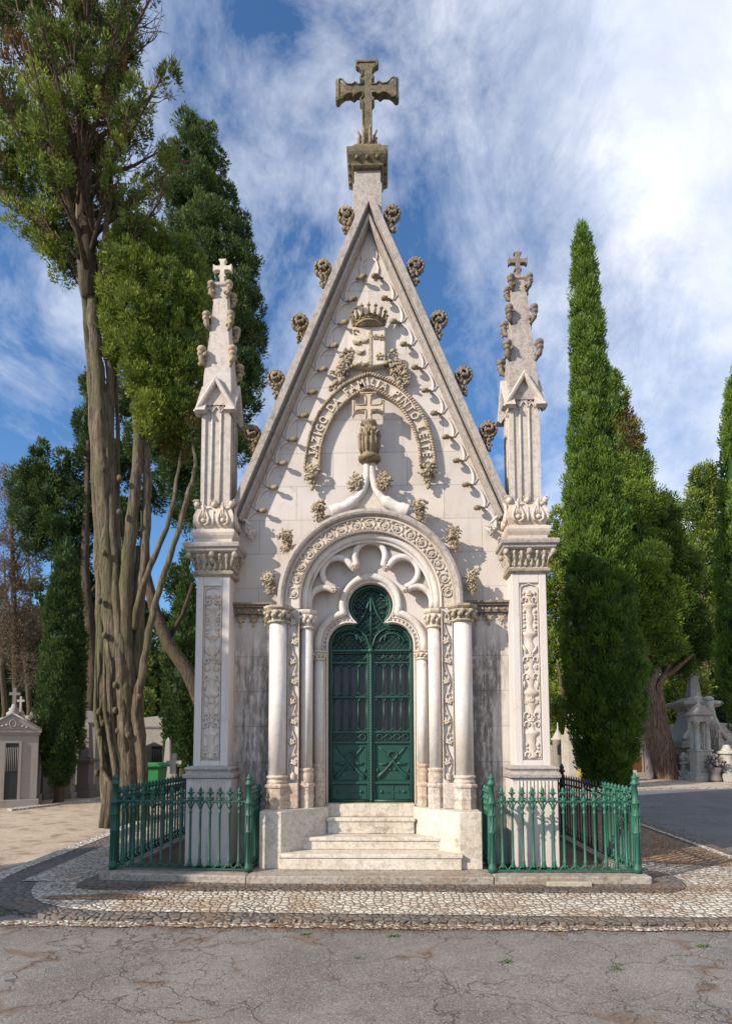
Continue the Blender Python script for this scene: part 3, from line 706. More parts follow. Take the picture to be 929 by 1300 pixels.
def crosspoly(c,a,w,fl,down,cw=None):
    """cross with flared arms: arm length a, half width w, flared end fl"""
    cx_,cz_=c
    arm=[(w,w),(a*.55,w*.95),(a*.80,w*1.15),(a*.88,w*1.7),(a*.93,fl),(a,fl*.97),(a*.985,0)]
    full=arm+[(u,-v) for u,v in arm[::-1][1:]]
    pts=[]
    for k in range(4):
        an=PI/2*k; ca,sa=math.cos(an),math.sin(an); L_=full[::-1]
        sc=down if k==3 else 1
        for u,v in L_:
            uu=u*sc if u>w*1.01 else u
            pts.append((cx_+uu*ca-v*sa,cz_+uu*sa+v*ca))
    return pts
mb=MB(); mb.prism(crosspoly((-.012,5.36),.195,.045,.10,1.02),.47,.55); mb.build('cross',MS['ornl'],fin,.012)
mb=MB(); P=crosspoly((-.012,5.36),.178,.028,.085,1.02); mb.tube([(x,.468,z) for x,z in P],.008,5,closed=True); mb.build('cross_border',MS['orn'],fin)
for sx in (-1,1):
    mb=MB(); boss(mb,(sx*.165,.52,4.44),.105,random.Random(90+sx),24,1.25)
    mb.build('fruit_cluster',MS['orn'],fin)
# ---- arch mouldings
def archpath(rad,c=3.03,foot=2.93,n=44):
    p=[(rad,foot,1,0)]
    for i in range(n+1):
        a=PI*i/n; p.append((rad*math.cos(a),c+rad*math.sin(a),math.cos(a),math.sin(a)))
    p.append((-rad,foot,-1,0)); return p
mb=MB(); mb.sweep(archpath(1.0),[(.085,.72),(.085,.46),(.07,.43),(.04,.42),(.015,.43),(0,.46),(-.01,.49),(-.01,.72)])
hood=mb.build('hood_moulding',MS['rake'],CH)
for sx in (-1,1):
    for x,z in ((.60,4.105),(.99,3.75),(1.19,3.235)):
        q=MB(); r2=random.Random(int(x*100)+sx); a=math.atan2(z-3.03,x)
        boss(q,(sx*x,.52,z+.045),.105,r2,15,1.0); boss(q,(sx*(x+.0),.52,z-.08),.075,r2,9,1.2); q.ell((sx*x,.60,z),(.055,.07,.10)); q.tube([(sx*x+.07*math.cos(t)*(1-t/9),.475-t*.003,z+.05+.07*math.sin(t)*(1-t/9)) for t in [i*.6+.4 for i in range(10)]],.016,5)
        q.build('crocket',MS['orn'],hood)
mb=MB(); mb.sweep(archpath(.82),[(.172,.72),(.172,.475),(.15,.47),(.146,.492),(.016,.492),(.012,.47),(-.005,.48),(-.005,.72)])
vb=mb.build('archivolt',MS['ornl'],CH)
mb=MB(); Rm=.905; NV=17
for k in range(NV):
    a=PI*(k+.5)/NV; cx0=Rm*math.cos(a); cz0=3.03+Rm*math.sin(a); sg=1 if k%2==0 else -1; q=.062
    mb.tube([(cx0+q*(1-max(0,t-4.2)*.14)*math.cos(sg*t+a+1.0),.487,cz0+q*(1-max(0,t-4.2)*.14)*math.sin(sg*t+a+1.0)) for t in [i*.5 for i in range(15)]],.0105,5)
    leafm(mb,(cx0,.488,cz0),.055,a+PI/2*sg+.6*sg,rng)
    b_=PI*(k+1.0)/NV
    if k<NV-1:
        for rr in (Rm-.055,Rm+.055): mb.ell((rr*math.cos(b_),.486,3.03+rr*math.sin(b_)),(.026,.016,.026),lo=True)
mb.build('vine_relief',MS['vine'],vb)
mb=MB(); mb.tube([(x,.575,z) for x,z,_,_ in archpath(.785)],.042,10); mb.tube([(x,.60,z) for x,z,_,_ in archpath(.735,foot=2.95)],.022,8); mb.build('arch_roll',MS['col'],CH)
# ---- five lobed tracery
lobes=[(-.553,3.035),(-.395,3.40),(0,3.60),(.395,3.40),(.553,3.035)]; lr=.172
cus=[(-.445,3.195),(-.200,3.480),(.200,3.480),(.445,3.195)]
cont=[(-.735,2.93)]
for i,(cx_,cz_) in enumerate(lobes):
    a0=180 if i==0 else math.degrees(math.atan2(cus[i-1][1]-cz_,cus[i-1][0]-cx_))
    a1=0 if i==4 else math.degrees(math.atan2(cus[i][1]-cz_,cus[i][0]-cx_))
    while a0<a1: a0+=360
    if i>0: a0=a0
    cont+=arcpts(cx_,cz_,lr,a0,a1,14)
    if i<4: cont.append(cus[i])
cont.append((.735,2.93))
mb=MB(); outer=[(.80,2.93)]+arcpts(0,3.03,.80,0,180,40)+[(-.80,2.93)]
mb.prism(outer+cont,.665,.80); plate=mb.build('lobed_tracery',MS['ornl'],CH)
mb=MB()
for i,(cx_,cz_) in enumerate(lobes):
    a0=180 if i==0 else math.degrees(math.atan2(cus[i-1][1]-cz_,cus[i-1][0]-cx_)); a1=0 if i==4 else math.degrees(math.atan2(cus[i][1]-cz_,cus[i][0]-cx_))
    while a0<a1: a0+=360
    P=arcpts(cx_,cz_,lr+.012,a0,a1,18)
    if i>0: P=[cus[i-1]]+P
    else: P=[(P[0][0],2.93)]+P
    if i<4: P=P+[cus[i]]
    else: P=P+[(P[-1][0],2.93)]
    mb.tube([(x,.655,z) for x,z in P],.041,10)
mb.build('tracery_roll',MS['col'],plate)
for x,z in cus:
    mb=MB(); boss(mb,(x*.95,.64,3.03+(z-3.03)*.93),.052,random.Random(int(x*50)),12,1.0); mb.ell((x*.95,.66,3.03+(z-3.03)*.93),.045)
    mb.build('cusp_flower',MS['ornl'],plate)
# ---- inner wall with trefoil opening
tr=[(.52,.60),(.52,2.55)]+arcpts(.26,2.55,.26,0,101,16)[1:]+arcpts(0,3.035,.275,-45,225,34)+arcpts(-.26,2.55,.26,79,180,16)[:-1]+[(-.52,2.55),(-.52,.60)]
mb=MB(); outw=[(-.86,.60),(-.86,3.05)]+arcpts(0,3.03,.86,180,0,40)+[(.86,3.05),(.86,.60)]
mb.prism(outw+tr,.80,1.0); inw=mb.build('inner_wall',MS['tymp'],CH)
def offs(side,top,foot=2.40):
    # intersection of the two circles
    d=math.hypot(.26,.485); a=(side**2-top**2+d*d)/(2*d); h=math.sqrt(max(side**2-a*a,0)); ux,uz=-.26/d,.485/d
    px_=.26+a*ux; pz_=2.55+a*uz; c1=(px_-h*uz*-1,pz_+h*ux*-1); c2=(px_+h*uz*-1,pz_-h*ux*-1); c=c1 if c1[0]>c2[0] else c2
    as_=math.degrees(math.atan2(c[1]-2.55,c[0]-.26)); at_=math.degrees(math.atan2(c[1]-3.035,c[0]))
    return [(.26+side,foot)]+arcpts(.26,2.55,side,0,as_,16)+arcpts(0,3.035,top,at_,180-at_,34)[1:-1]+arcpts(-.26,2.55,side,180-as_,180,16)+[(-.26-side,foot)]
mb=MB(); P=offs(.382,.345,2.44); mb.tube([(x,.785,z) for x,z in P],.046,10); P=offs(.325,.302,2.44); mb.tube([(x,.795,z) for x,z in P],.010,6); P=offs(.272,.284,.64); mb.tube([(x,.795,z) for x,z in P],.012,6)
mb.build('trefoil_roll',MS['col'],inw)
mb=MB(); Q=resample(offs(.298,.300,.70),.052)
for p in Q: mb.ell((p.x,.796,p.y),(.013,.012,.016),lo=True)
o_=mb.build('bead_row',MS['basew'],inw); o_['kind']='stuff'
# ---- portal jambs, columns
def cap_round(mb,c,r,h,rr):
    mb.lathe(c,[(0,r*1.0),(.012,r*1.32),(.028,r*1.32),(.04,r*1.08),(h*.45,r*1.2),(h*.72,r*1.5),(h*.76,r*1.2)],18)
    for k in range(10):
        a=2*PI*k/10; s2=r*1.32; x,y=c[0]+s2*math.cos(a),c[1]+s2*math.sin(a)
        mb.ell((x,y,c[2]+h*.42),(r*.3,r*.3,h*.16),lo=True); mb.ell((c[0]+r*1.5*math.cos(a+.3),c[1]+r*1.5*math.sin(a+.3),c[2]+h*.60),(r*.3,r*.28,h*.12),lo=True)
        mb.tube([(c[0]+r*1.1*math.cos(a),c[1]+r*1.1*math.sin(a),c[2]+h*.2),(c[0]+r*1.4*math.cos(a+.2),c[1]+r*1.4*math.sin(a+.2),c[2]+h*.5),(c[0]+r*1.7*math.cos(a+.3),c[1]+r*1.7*math.sin(a+.3),c[2]+h*.68)],[r*.16,r*.2,r*.1],4)
    mb.lathe((c[0],c[1],c[2]+h*.76),[(0,r*1.55),(h*.10,r*1.75),(h*.22,r*1.75),(h*.24,r*1.5)],8,False,rot=R(22.5))
def column(x,y,r,z0,z1,zc,capm,name='column'):
    c=thing(name,None,None); c.parent=CH; c.location=Vector((x,y,.61))-CH.location
    mb=MB(); mb.lathe((x,y,0),[(z0,r),(z1,r)],20); mb.build('shaft',MS['col'],c)
    mb=MB(); cap_round(mb,(x,y,z1-.005),r,zc-z1,0); mb.build('capital',capm,c)
    mb=MB(); q=1.30
    mb.lathe((x,y,0),[(.61,r*q),(.70,r*q),(.725,r*q*1.06),(.745,r*q*1.06),(.76,r*q),(.84,r*q),(.855,r*q*1.12),(.88,r*q*1.12),(.90,r*1.12)],8,False,rot=R(22.5))
    mb.lathe((x,y,0),[(.89,r*1.15),(z0-.075,r*1.22),(z0-.05,r*1.05),(z0-.03,r*1.25),(z0-.012,r*1.25),(z0,r)],18)
    mb.build('column_base',MS['basew'],c,.004)
for sx in (-1,1):
    # flank plinth with splayed inner face
    mb=MB(); mb.prism([(sx*1.205,.15),(sx*.965,.15),(sx*.50,.66),(sx*.50,1.0),(sx*1.205,1.0)],-.001,.61,'z'); mb.build('plinth',MS['step'],CH,.01)
    mb=MB(); mb.box(min(sx*1.18,sx*.83),max(sx*1.18,sx*.83),.50,.9,.605,2.94)
    mb.box(min(sx*.829,sx*.70),max(sx*.829,sx*.70),.645,.9,.605,2.93)
    mb.box(min(sx*.699,sx*.545),max(sx*.699,sx*.545),.765,.81,.605,2.44); jb=mb.build('jamb',MS['tymp'],CH,.008)
    mb=MB(); mb.box(min(sx*.955,sx*.945),max(sx*.955,sx*.945),.462,.5,.95,2.90); mb.box(min(sx*.835,sx*.825),max(sx*.835,sx*.825),.462,.5,.95,2.90)
    n=100; mb.tube([(sx*(.89+.032*math.sin(i/n*8*PI)),.487,1.0+1.86*i/n) for i in range(n+1)],.0095,5)
    for k in range(8):
        z=1.0+1.86*(k+.5)/8; sg=1 if k%2==0 else -1; leafm(mb,(sx*(.89-sg*.008),.486,z),.072,PI/2+.35*sg*sx,rng)
        leafm(mb,(sx*(.89-sg*.02),.488,z+.1),.035,PI/2-1.2*sg*sx,rng)
    mb.ell((sx*.89,.48,.97),(.035,.03,.05)); boss(mb,(sx*.89,.49,.955),.045,random.Random(2),7,1.2)
    mb.build('vine_relief',MS['vine'],jb)
    mb=MB(); mb.box(min(sx*.955,sx*.825),max(sx*.955,sx*.825),.44,.66,.612,.90); mb.build('jamb_base',MS['basew'],jb,.01)
    column(sx*1.067,.49,.103,.99,2.745,2.95,MS['ornc'])
    column(sx*.75,.585,.073,1.07,2.695,2.925,MS['ornl'])
    column(sx*.617,.72,.060,1.11,2.34,2.46,MS['ornl'])
    # string course between portal and pillar
    mb=MB(); x0,x1=sorted((sx*1.14,sx*1.66))
    mb.box(x0,x1,.60,.75,2.975,3.0); mb.box(x0,x1,.575,.75,3.001,3.03); mb.box(x0,x1,.63,.75,2.90,2.974)
    sc=mb.build('string_course',MS['ornd'],CH,.006); mb=MB()
    for k in range(5): mb.ell((sx*(1.24+.085*k),.62,2.937),.018,lo=True)
    for k in range(3):
        xx=sx*(1.26+.15*k); 
        mb.tube([(xx-.06,.68,2.89),(xx-.03,.675,2.85),(xx,.67,2.83),(xx+.03,.675,2.85),(xx+.06,.68,2.89)],.012,5)
        leafm(mb,(xx,.68,2.85),.07,-PI/2,rng); mb.ell((xx,.665,2.76),(.014,.014,.022),lo=True)
    mb.build('drop_leaf',MS['orn'],sc)
# ---- steps
for k,(hx,y0,z0,z1,y1) in enumerate(((.975,.10,0,.168,.9),(.765,.37,.168,.305,.9),(.50,.61,.305,.487,.95),(.515,.74,.487,.634,1.2))):
    mb=MB(); mb.box(-hx,hx,y0,y1,z0+.001,z1); 
    if k<3: mb.box(-hx-.012,hx+.012,y0-.016,y0+.2,z1-.04,z1-.001)
    mb.build('step',MS['step'],CH,.008)
# ---- door
door=thing('door',None,None); door.parent=CH; door.location=Vector((0,.88,.635))-CH.location
def inside(x,z,m):
    x=abs(x)
    if z<.635: return False
    if z<=2.55: return x<.52-m
    return math.hypot(x-.26,z-2.55)<.26-m or math.hypot(x,z-3.035)<.275-m or (x<.21-m and 2.6<z<2.9)
mb=MB(); mb.box(-.56,.56,.955,.965,.62,3.35); mb.build('glass',MS['glass'],door)
mb=MB(); P=[(.495,.64),(.495,2.55)]+arcpts(.26,2.55,.235,0,101,14)[1:]+arcpts(0,3.035,.25,-44,224,30)+arcpts(-.26,2.55,.235,79,180,14)[:-1]+[(-.495,2.55),(-.495,.64)]
mb.tube([(x,.905,z) for x,z in P],.024,6,sq=1.0); 
P2=[(.475,2.52),(.475,2.55)]+arcpts(.26,2.55,.215,0,101,14)[1:]
mb.tube([(.0,.9,.655),(.5,.9,.655)],.018,6); mb.tube([(-.5,.9,.655),(0,.9,.655)],.018,6)
mb.build('door_frame',MS['doorgreen'],door)
for sx in (-1,1):
    mb=MB(); x0,x1=sorted((sx*.022,sx*.50))
    mb.box(x0,x1,.92,.94,.64,1.365)
    for z,h in ((.648,.012),(.872,.014),(1.358,.012),(1.485,.012),(1.912,.010),(2.335,.010),(2.455,.008)):
        mb.box(x0,x1,.893,.92,z-h,z+h)
    mb.box(x0,x1,.87,.93,2.47,2.497)
    mb.box(sx*.036-.012,sx*.036+.012,.895,.918,.66,2.46); mb.box(sx*.482-.012,sx*.482+.012,.895,.918,.66,2.46)
    # inner rims of the two solid panels
    for a,b in ((.885+.02,1.335),(.675,.850)):
        P=[(.058,a),(.462,a),(.462,b),(.058,b)]; mb.tube([(sx*x,.918,z) for x,z in P],.006,4,closed=True)
    lf=mb.build('door_leaf',MS['doorgreen'],door,.003)
    mb=MB()     # crossed torches with wreath
    for s2 in (-1,1):
        mb.tube([(sx*.26+s2*.17,.915,1.31),(sx*.26+s2*.13,.912,1.27),(sx*.26,.905,1.13),(sx*.26-s2*.11,.905,1.0),(sx*.26-s2*.15,.905,.965),(sx*.26-s2*.185,.912,.93)],[.008,.012,.013,.017,.026,.016],8)
        mb.ell((sx*.26-s2*.165,.91,.945),(.032,.02,.03),lo=True); mb.ell((sx*.26-s2*.185,.91,1.02),(.014,.012,.03),lo=True)
        mb.tube([(sx*.26+s2*.04,.912,1.09),(sx*.26+s2*.09,.905,1.115),(sx*.26+s2*.13,.91,1.09),(sx*.26+s2*.18,.915,1.11)],[.012,.018,.013,.004],6); mb.ell((sx*.26+s2*.09,.905,1.10),(.022,.015,.022),lo=True)
        mb.ell((sx*.26+s2*.03,.91,1.03),(.022,.012,.014),lo=True)
    mb.tube([(sx*.26+.052*math.cos(t),.905,1.20+.048*math.sin(t)) for t in [i*PI/8 for i in range(16)]],.013,6,closed=True)
    for k in range(9): t=PI*k/8; mb.ell((sx*.26+.056*math.cos(t),.9,1.20+.052*math.sin(t)),.015,lo=True)
    # small cross and knobs in the bottom panel
    mb.prism(crosspoly((sx*.26,.763),.075,.008,.026,1),.91,.922); mb.ell((sx*.26-.135,.915,.763),(.02,.018,.02)); mb.ell((sx*.26+.135,.915,.763),(.02,.018,.02))
    mb.build('door_relief',MS['doorgreen'],lf)
    mb=MB(); B0,B1=.052,.470; bw=(B1-B0)/4
    for k in range(5):
        x=sx*(B0+bw*k)
        for a,b in ((1.53,1.87),(1.96,2.29)): mb.tube([(x,.915,a),(x,.915,b)],.011,6); mb.box(x-.014,x+.014,.90,.926,a-.006,a+.004); mb.box(x-.014,x+.014,.90,.926,b-.004,b+.006)
    for k in range(4):
        xm=sx*(B0+bw*(k+.5)); hw=bw/2
        for zb,zt in ((1.53,1.87),(1.96,2.29)):
            mb.tube([(xm+hw*1.0*math.cos(t),.912,zt-.03+.062*math.sin(t)) for t in [PI*i/10 for i in range(11)]],.0075,5)
            mb.tube([(xm+hw*1.0*math.cos(t),.912,zb+.02-.055*math.sin(t)) for t in [PI*i/10 for i in range(11)]],.0075,5)
        mb.tube([(xm+hw*.74*math.cos(t)*(1-.18*abs(math.sin(t*1))),.912,1.422+.036*math.sin(t)) for t in [2*PI*i/14 for i in range(14)]],.008,5,closed=True)
        if k<3: mb.ell((xm+sx*hw,.912,1.422),(.018,.010,.010),lo=True)
        mb.tube([(xm+hw*math.cos(t),.912,2.445-.075*math.sin(t)) for t in [PI*i/10 for i in range(11)]],.0075,5)
        mb.tube([(xm+hw*.55*math.cos(t),.912,2.41+.02*math.sin(t)) for t in [2*PI*i/8 for i in range(8)]],.006,4,closed=True)
    mb.build('door_grille',MS['doorgreen'],lf)
# lattice in the trefoil head
mb=MB(); st=.046
for dsg in (-1,1):
    for k in range(-60,60):
        pts=[]; run=[]
        for i in range(0,260):
            t=2.3+i*.006-2.5; x=-.8+i*.006; z=2.505+dsg*(x)+k*st*1.414
            if z>2.50 and inside(x,z,.035): run.append((x,.93,z))
            else:
                if len(run)>2: mb.tube([run[0],run[-1]],.0062,4,smooth=False)
                run=[]
        if len(run)>2: mb.tube([run[0],run[-1]],.0062,4,smooth=False)
mb.build('lattice',MS['doorgreen'],door)
mb=MB()
for sx in (-1,1):
    mb.tube([(sx*x,.912,z) for x,z in smoothp([(.0,3.24),(.03,3.08),(.09,2.92),(.20,2.78),(.24,2.74)],5)],.013,6)
    mb.tube([(sx*x,.912,z) for x,z in smoothp([(.01,2.5),(.06,2.66),(.16,2.75),(.26,2.765),(.38,2.73)],5)],.012,6)
    mb.tube([(sx*(.26+.15*math.cos(t)),.912,2.58+.12*math.sin(t)) for t in [PI*i/12 for i in range(13)]],.010,6)
    mb.tube([(sx*(.26+.09*math.cos(t)),.912,2.63+.08*math.sin(t)) for t in [-.3+(PI+.6)*i/12 for i in range(13)]],.009,6)
    for cx_,cz_,rr in ((.12,3.10,.085),(.155,3.03,.08),(.055,2.72,.05)):
        mb.tube([(sx*(cx_+rr*math.cos(t)),.912,cz_+rr*math.sin(t)) for t in [-1.8+3.4*i/12 for i in range(13)]],.009,6)
    mb.tube([(sx*x,.912,z) for x,z in arcpts(0,3.035,.215,-35,88,14)],.008,5)
    mb.tube([(sx*x,.912,z) for x,z in arcpts(.26,2.55,.20,10,100,10)],.008,5)
mb.tube([(0,.905,2.5),(0,.905,3.29)],.014,6)
mb.build('door_tracery',MS['doorgreen'],door)
mb=MB(); prof=[(.64,.018)]; z=.66
while z<2.44: prof+= [(z,.019),(z+.012,.024),(z+.024,.019)]; z+=.034
prof+=[(2.45,.02),(2.46,.036),(2.50,.04),(2.51,.02),(2.55,.016)]
mb.lathe((0,.885,0),prof,10); mb.build('astragal',MS['doorgreen'],door)

# ---- corner pillars with pinnacles
def candel(mb,x,yf,seed):
    r2=random.Random(seed)
    pro=[(1.17,.02),(1.19,.075),(1.21,.05),(1.25,.03),(1.29,.055),(1.33,.035),(1.36,.045),(1.42,.05),(1.45,.085),(1.475,.09),(1.49,.04),(1.55,.028),(1.60,.05),(1.66,.03),(1.72,.028),(1.78,.06),(1.82,.04),(1.88,.045),(1.90,.09),(1.93,.095),(1.95,.05),(2.0,.03),(2.06,.045),(2.12,.07),(2.17,.04),(2.22,.025),(2.27,.05),(2.31,.03),(2.37,.04),(2.45,.062),(2.49,.04),(2.52,.03),(2.56,.05),(2.59,.09),(2.615,.09),(2.63,.05),(2.70,.03),(2.75,.045),(2.80,.05),(2.85,.03),(2.90,.045),(2.925,.09),(2.94,.09),(2.955,.04),(3.0,.02),(3.05,.055),(3.09,.03),(3.11,.01)]
    mb.lathe((x,yf+.004,0),pro,14,sq=(.92,.34))
    for z,k in ((1.22,'s'),(1.33,'b'),(1.56,'s'),(1.66,'s2'),(1.80,'l'),(2.0,'d'),(2.10,'s2'),(2.2,'l'),(2.30,'s'),(2.42,'w'),(2.68,'b'),(2.78,'b'),(2.86,'b'),(2.99,'s'),(3.07,'b')):
        for sx in (-1,1):
            if k in('s','s2'):
                rr=.036 if k=='s' else .045
                mb.tube([(x+sx*(.052+rr*.9*math.cos(t)*(1-t/9)),yf-.008-t*.001,z+rr*math.sin(t)*(1-t/9)) for t in [i*.7-1 for i in range(9)]],[.010]*9,5)
            elif k=='l': leafm(mb,(x+sx*.045,yf+.004,z),.05,PI/2-sx*.7,r2)
            elif k=='d': mb.tube([(x+sx*.075,yf,z+.08),(x+sx*.075,yf-.01,z+.02),(x+sx*.075,yf,z-.04)],[.008,.018,.006],6)
            elif k=='w': mb.tube([(x+sx*.03,yf,z-.05),(x+sx*.06,yf-.01,z),(x+sx*.085,yf-.005,z+.05)],[.014,.018,.006],6)
            else: mb.ell((x+sx*.062,yf-.003,z),(.016,.014,.022),lo=True); mb.ell((x+sx*.062,yf-.003,z-.045),(.012,.012,.014),lo=True)
    for z in (1.60,1.82,2.33,3.05):
        leafm(mb,(x,yf-.005,z),.06,PI/2,r2)
def acan_ring(mb,cx_,cy_,z0,z1,w0,w1,n=3,curl=.05,s=1.0):
    """ring of acanthus leaves on a square body flaring from w0 to w1"""
    for side in range(4):
        q=Matrix.Rotation(side*PI/2,3,'Z')
        for k in range(n):
            u=(k+.5)/n*2-1
            def P(f,o): 
                w_=w0+(w1-w0)*f; v_=q@Vector((u*w_*.95,-w_-o,0)); return (cx_+v_.x,cy_+v_.y,z0+(z1-z0)*f)
            lw=w0/n*s
            mb.tube([P(0,.0),P(.35,.012),P(.7,.02),P(.92,curl*.8),P(1.0,curl),P(.93,curl*1.25)],[lw*.55,lw*.8,lw*.7,lw*.5,lw*.45,lw*.3],6)
            for s2 in (-1,1):
                v_=q@Vector((u*(w0+w1)/2+s2*lw*.75,-(w0+w1)/2-.012,0)); mb.ell((cx_+v_.x,cy_+v_.y,z0+(z1-z0)*.45),(lw*.32,lw*.32,(z1-z0)*.28),lo=True)
def pillar(sx):
    cx_=sx*1.83; cyy=.61
    p=thing('pillar',None,None); p.parent=CH; p.location=Vector((cx_,cyy,-.02))-CH.location
    mb=MB(); mb.box(cx_-.255,cx_+.255,.365,.90,-.02,.955)
    mb.build('pedestal',MS['tymp'],p,.008)
    mb=MB()
    for k in range(10): mb.tube([(cx_-.18+.04*k,.362,.72),(cx_-.18+.04*k,.362,.93)],.010,6)
    mb.build('fluting',MS['ornl'],p)
    mb=MB(); mb.sqstack(cx_,cyy,[(.955,.245),(.965,.285),(1.0,.29),(1.01,.265),(1.03,.25),(1.045,.255),(1.06,.272),(1.08,.272),(1.09,.23),(1.10,.205)]); mb.build('pillar_base',MS['rake'],p,.003)
    mb=MB(); mb.box(cx_-.193,cx_+.193,.44,.88,1.095,3.32)
    yf=.417
    for a,b,c,d in ((-.196,-.112,1.095,3.32),(.112,.196,1.095,3.32),(-.111,.111,1.095,1.155),(-.111,.111,3.19,3.32)): mb.box(cx_+a,cx_+b,yf,.46,c,d)
    mb.build('pillar_shaft',MS['tymp'],p,.006)
    mb=MB(); P=[(-.098,1.17),(.098,1.17),(.098,3.13),(.07,3.16),(.04,3.165),(0,3.18),(-.04,3.165),(-.07,3.16),(-.098,3.13)]
    mb.tube([(cx_+x,.428,z) for x,z in P],.008,5,closed=True)
    candel(mb,cx_,.436,3+sx); mb.build('candelabra_relief',MS['ornl'],p)
    mb=MB(); mb.sqstack(cx_,cyy,[(3.30,.205),(3.32,.235),(3.345,.245),(3.36,.215),(3.38,.205),(3.47,.215),(3.55,.25),(3.565,.25)])
    acan_ring(mb,cx_,cyy,3.365,3.455,.203,.210,6,.03,.62); acan_ring(mb,cx_,cyy,3.43,3.53,.210,.232,5,.035,.62)
    for a,b in ((-1,-1),(1,-1),(1,1),(-1,1)):
        mb.ell((cx_+a*.268,cyy+b*.268,3.535),(.036,.036,.04)); mb.tube([(cx_+a*.205,cyy+b*.205,3.38),(cx_+a*.225,cyy+b*.225,3.48),(cx_+a*.265,cyy+b*.265,3.52)],[.012,.018,.022],6)
    for side in range(4):
        q=Matrix.Rotation(side*PI/2,3,'Z'); v_=q@Vector((0,-.272,0)); mb.ell((cx_+v_.x,cyy+v_.y,3.54),(.038,.03,.038))
        for u in (-.17,-.09,.09,.17): 
            v_=q@Vector((u,-.250,0)); mb.ell((cx_+v_.x,cyy+v_.y,3.535),(.022,.02,.028),lo=True)
            v_=q@Vector((u,-.236,0)); mb.ell((cx_+v_.x,cyy+v_.y,3.485),(.012,.012,.03),lo=True)
    mb.build('capital',MS['ornc'],p)
    mb=MB(); mb.sqstack(cx_,cyy,[(3.562,.27),(3.58,.295),(3.605,.30),(3.622,.325),(3.65,.33),(3.668,.33),(3.685,.29)]); mb.build('abacus',MS['rake'],p,.004)
    mb=MB(); mb.sqstack(cx_,cyy,[(3.68,.215),(3.74,.22),(3.78,.245),(3.81,.255),(3.845,.25),(3.86,.22),(3.875,.20),(3.90,.215),(3.95,.235),(4.02,.235),(4.09,.21),(4.15,.185)])
    for side in range(4):
        q=Matrix.Rotation(side*PI/2,3,'Z')
        def W(u,o,z): v_=q@Vector((u,-o,0)); return (cx_+v_.x,cyy+v_.y,z)
        for u in (-.115,.115):
            mb.ell(W(u,.240,3.955),(.028,.028,.028))
            for s2 in (-1,1):
                mb.tube([W(u+s2*.012,.238,3.90),W(u+s2*.055,.243,3.925),W(u+s2*.062,.243,3.98),W(u+s2*.04,.235,4.04),W(u+s2*.012,.225,4.10),W(u+s2*.02,.235,4.14)],[.012,.015,.016,.014,.011,.014],5)
                mb.tube([W(u+s2*.02,.242,3.985),W(u+s2*.022,.238,4.03),W(u+s2*.004,.228,4.08)],[.008,.010,.006],4)
            mb.tube([W(u,.240,3.98),W(u,.238,4.05),W(u,.235,4.13),W(u,.255,4.165)],[.008,.010,.016,.014],5)
        mb.tube([W(0,.235,3.90),W(0,.240,3.97),W(0,.225,4.08)],[.012,.014,.01],5)
    for a,b in ((-1,-1),(1,-1),(1,1),(-1,1),(0,-1),(0,1),(1,0),(-1,0)):
        boss(mb,(cx_+a*.212,cyy+b*.212+.03,4.185),.052,random.Random(a*3+b+50),9,.9); mb.ell((cx_+a*.205,cyy+b*.205,4.16),(.034,.034,.038),lo=True)
    mb.build('acanthus_collar',MS['ornl'],p)
    # pinnacle
    g=thing('pinnacle',None,None); g.parent=CH; g.location=Vector((cx_,cyy,4.14))-CH.location
    mb=MB(); hw=.175; mb.box(cx_-hw+.022,cx_+hw-.022,cyy-hw+.022,cyy+hw-.022,4.12,5.72)
    for side in range(4):
        q=Matrix.Rotation(side*PI/2,4,'Z'); T=Matrix.Translation((cx_,cyy,0))@q
        m2=MB()
        m2.box(-hw,-hw+.045,-hw,-hw+.045,4.12,5.42)
        for u in (-.052,.052): m2.tube([(u,-hw+.012,4.12),(u,-hw+.012,5.30)],.013,6)
        for u0,u1 in ((-.13,-.052),(-.052,.052),(.052,.13)):
            um=(u0+u1)/2; zt=5.30; hh=.07 if abs(um)>.01 else .09
            m2.tube([(u0,-hw+.012,zt),(u0+(um-u0)*.35,-hw+.012,zt+hh*.6),(um,-hw+.012,zt+hh)],.012,6); m2.tube([(u1,-hw+.012,zt),(u1+(um-u1)*.35,-hw+.012,zt+hh*.6),(um,-hw+.012,zt+hh)],.012,6)
        for um,zz,ss in ((-.055,5.41,.040),(.055,5.41,.040),(0,5.50,.045)):
            m2.tube([(um-ss,-hw+.012,zz),(um,-hw+.012,zz+ss*1.4),(um+ss,-hw+.012,zz),(um,-hw+.012,zz-ss*1.3)],.011,5,closed=True)
        m2.prism([(-hw,5.40),(0,5.70),(hw,5.40)],-hw+.005,-hw+.06)
        m2.xf(T); mb.v+=m2.v; mb.f+=[tuple(i+mb.n for i in f_) for f_ in m2.f]; mb.sm+=m2.sm; mb.n+=m2.n
    mb.build('pinnacle_shaft',MS['pinn'],g,0)
    mb=MB()
    for side in range(4):
        T=Matrix.Translation((cx_,cyy,0))@Matrix.Rotation(side*PI/2,4,'Z'); m2=MB()
        for s2 in (-1,1):
            pts=[(s2*.262,5.30),(0,5.745)]; l_=math.hypot(.262,.445); n2=(-s2*.445/l_,-.262/l_)
            m2.sweep([(pts[0][0],pts[0][1],n2[0],n2[1]),(0,5.745,0,-l_/.262*1.0)],[(0,-.12),(0,-.235),(.018,-.243),(.04,-.235),(.048,-.215),(.052,-.195),(.052,-.12)])
        m2.xf(T); mb.v+=m2.v; mb.f+=[tuple(i+mb.n for i in f_) for f_ in m2.f]; mb.sm+=m2.sm; mb.n+=m2.n
    mb.build('gablet',MS['pinn'],g,0)
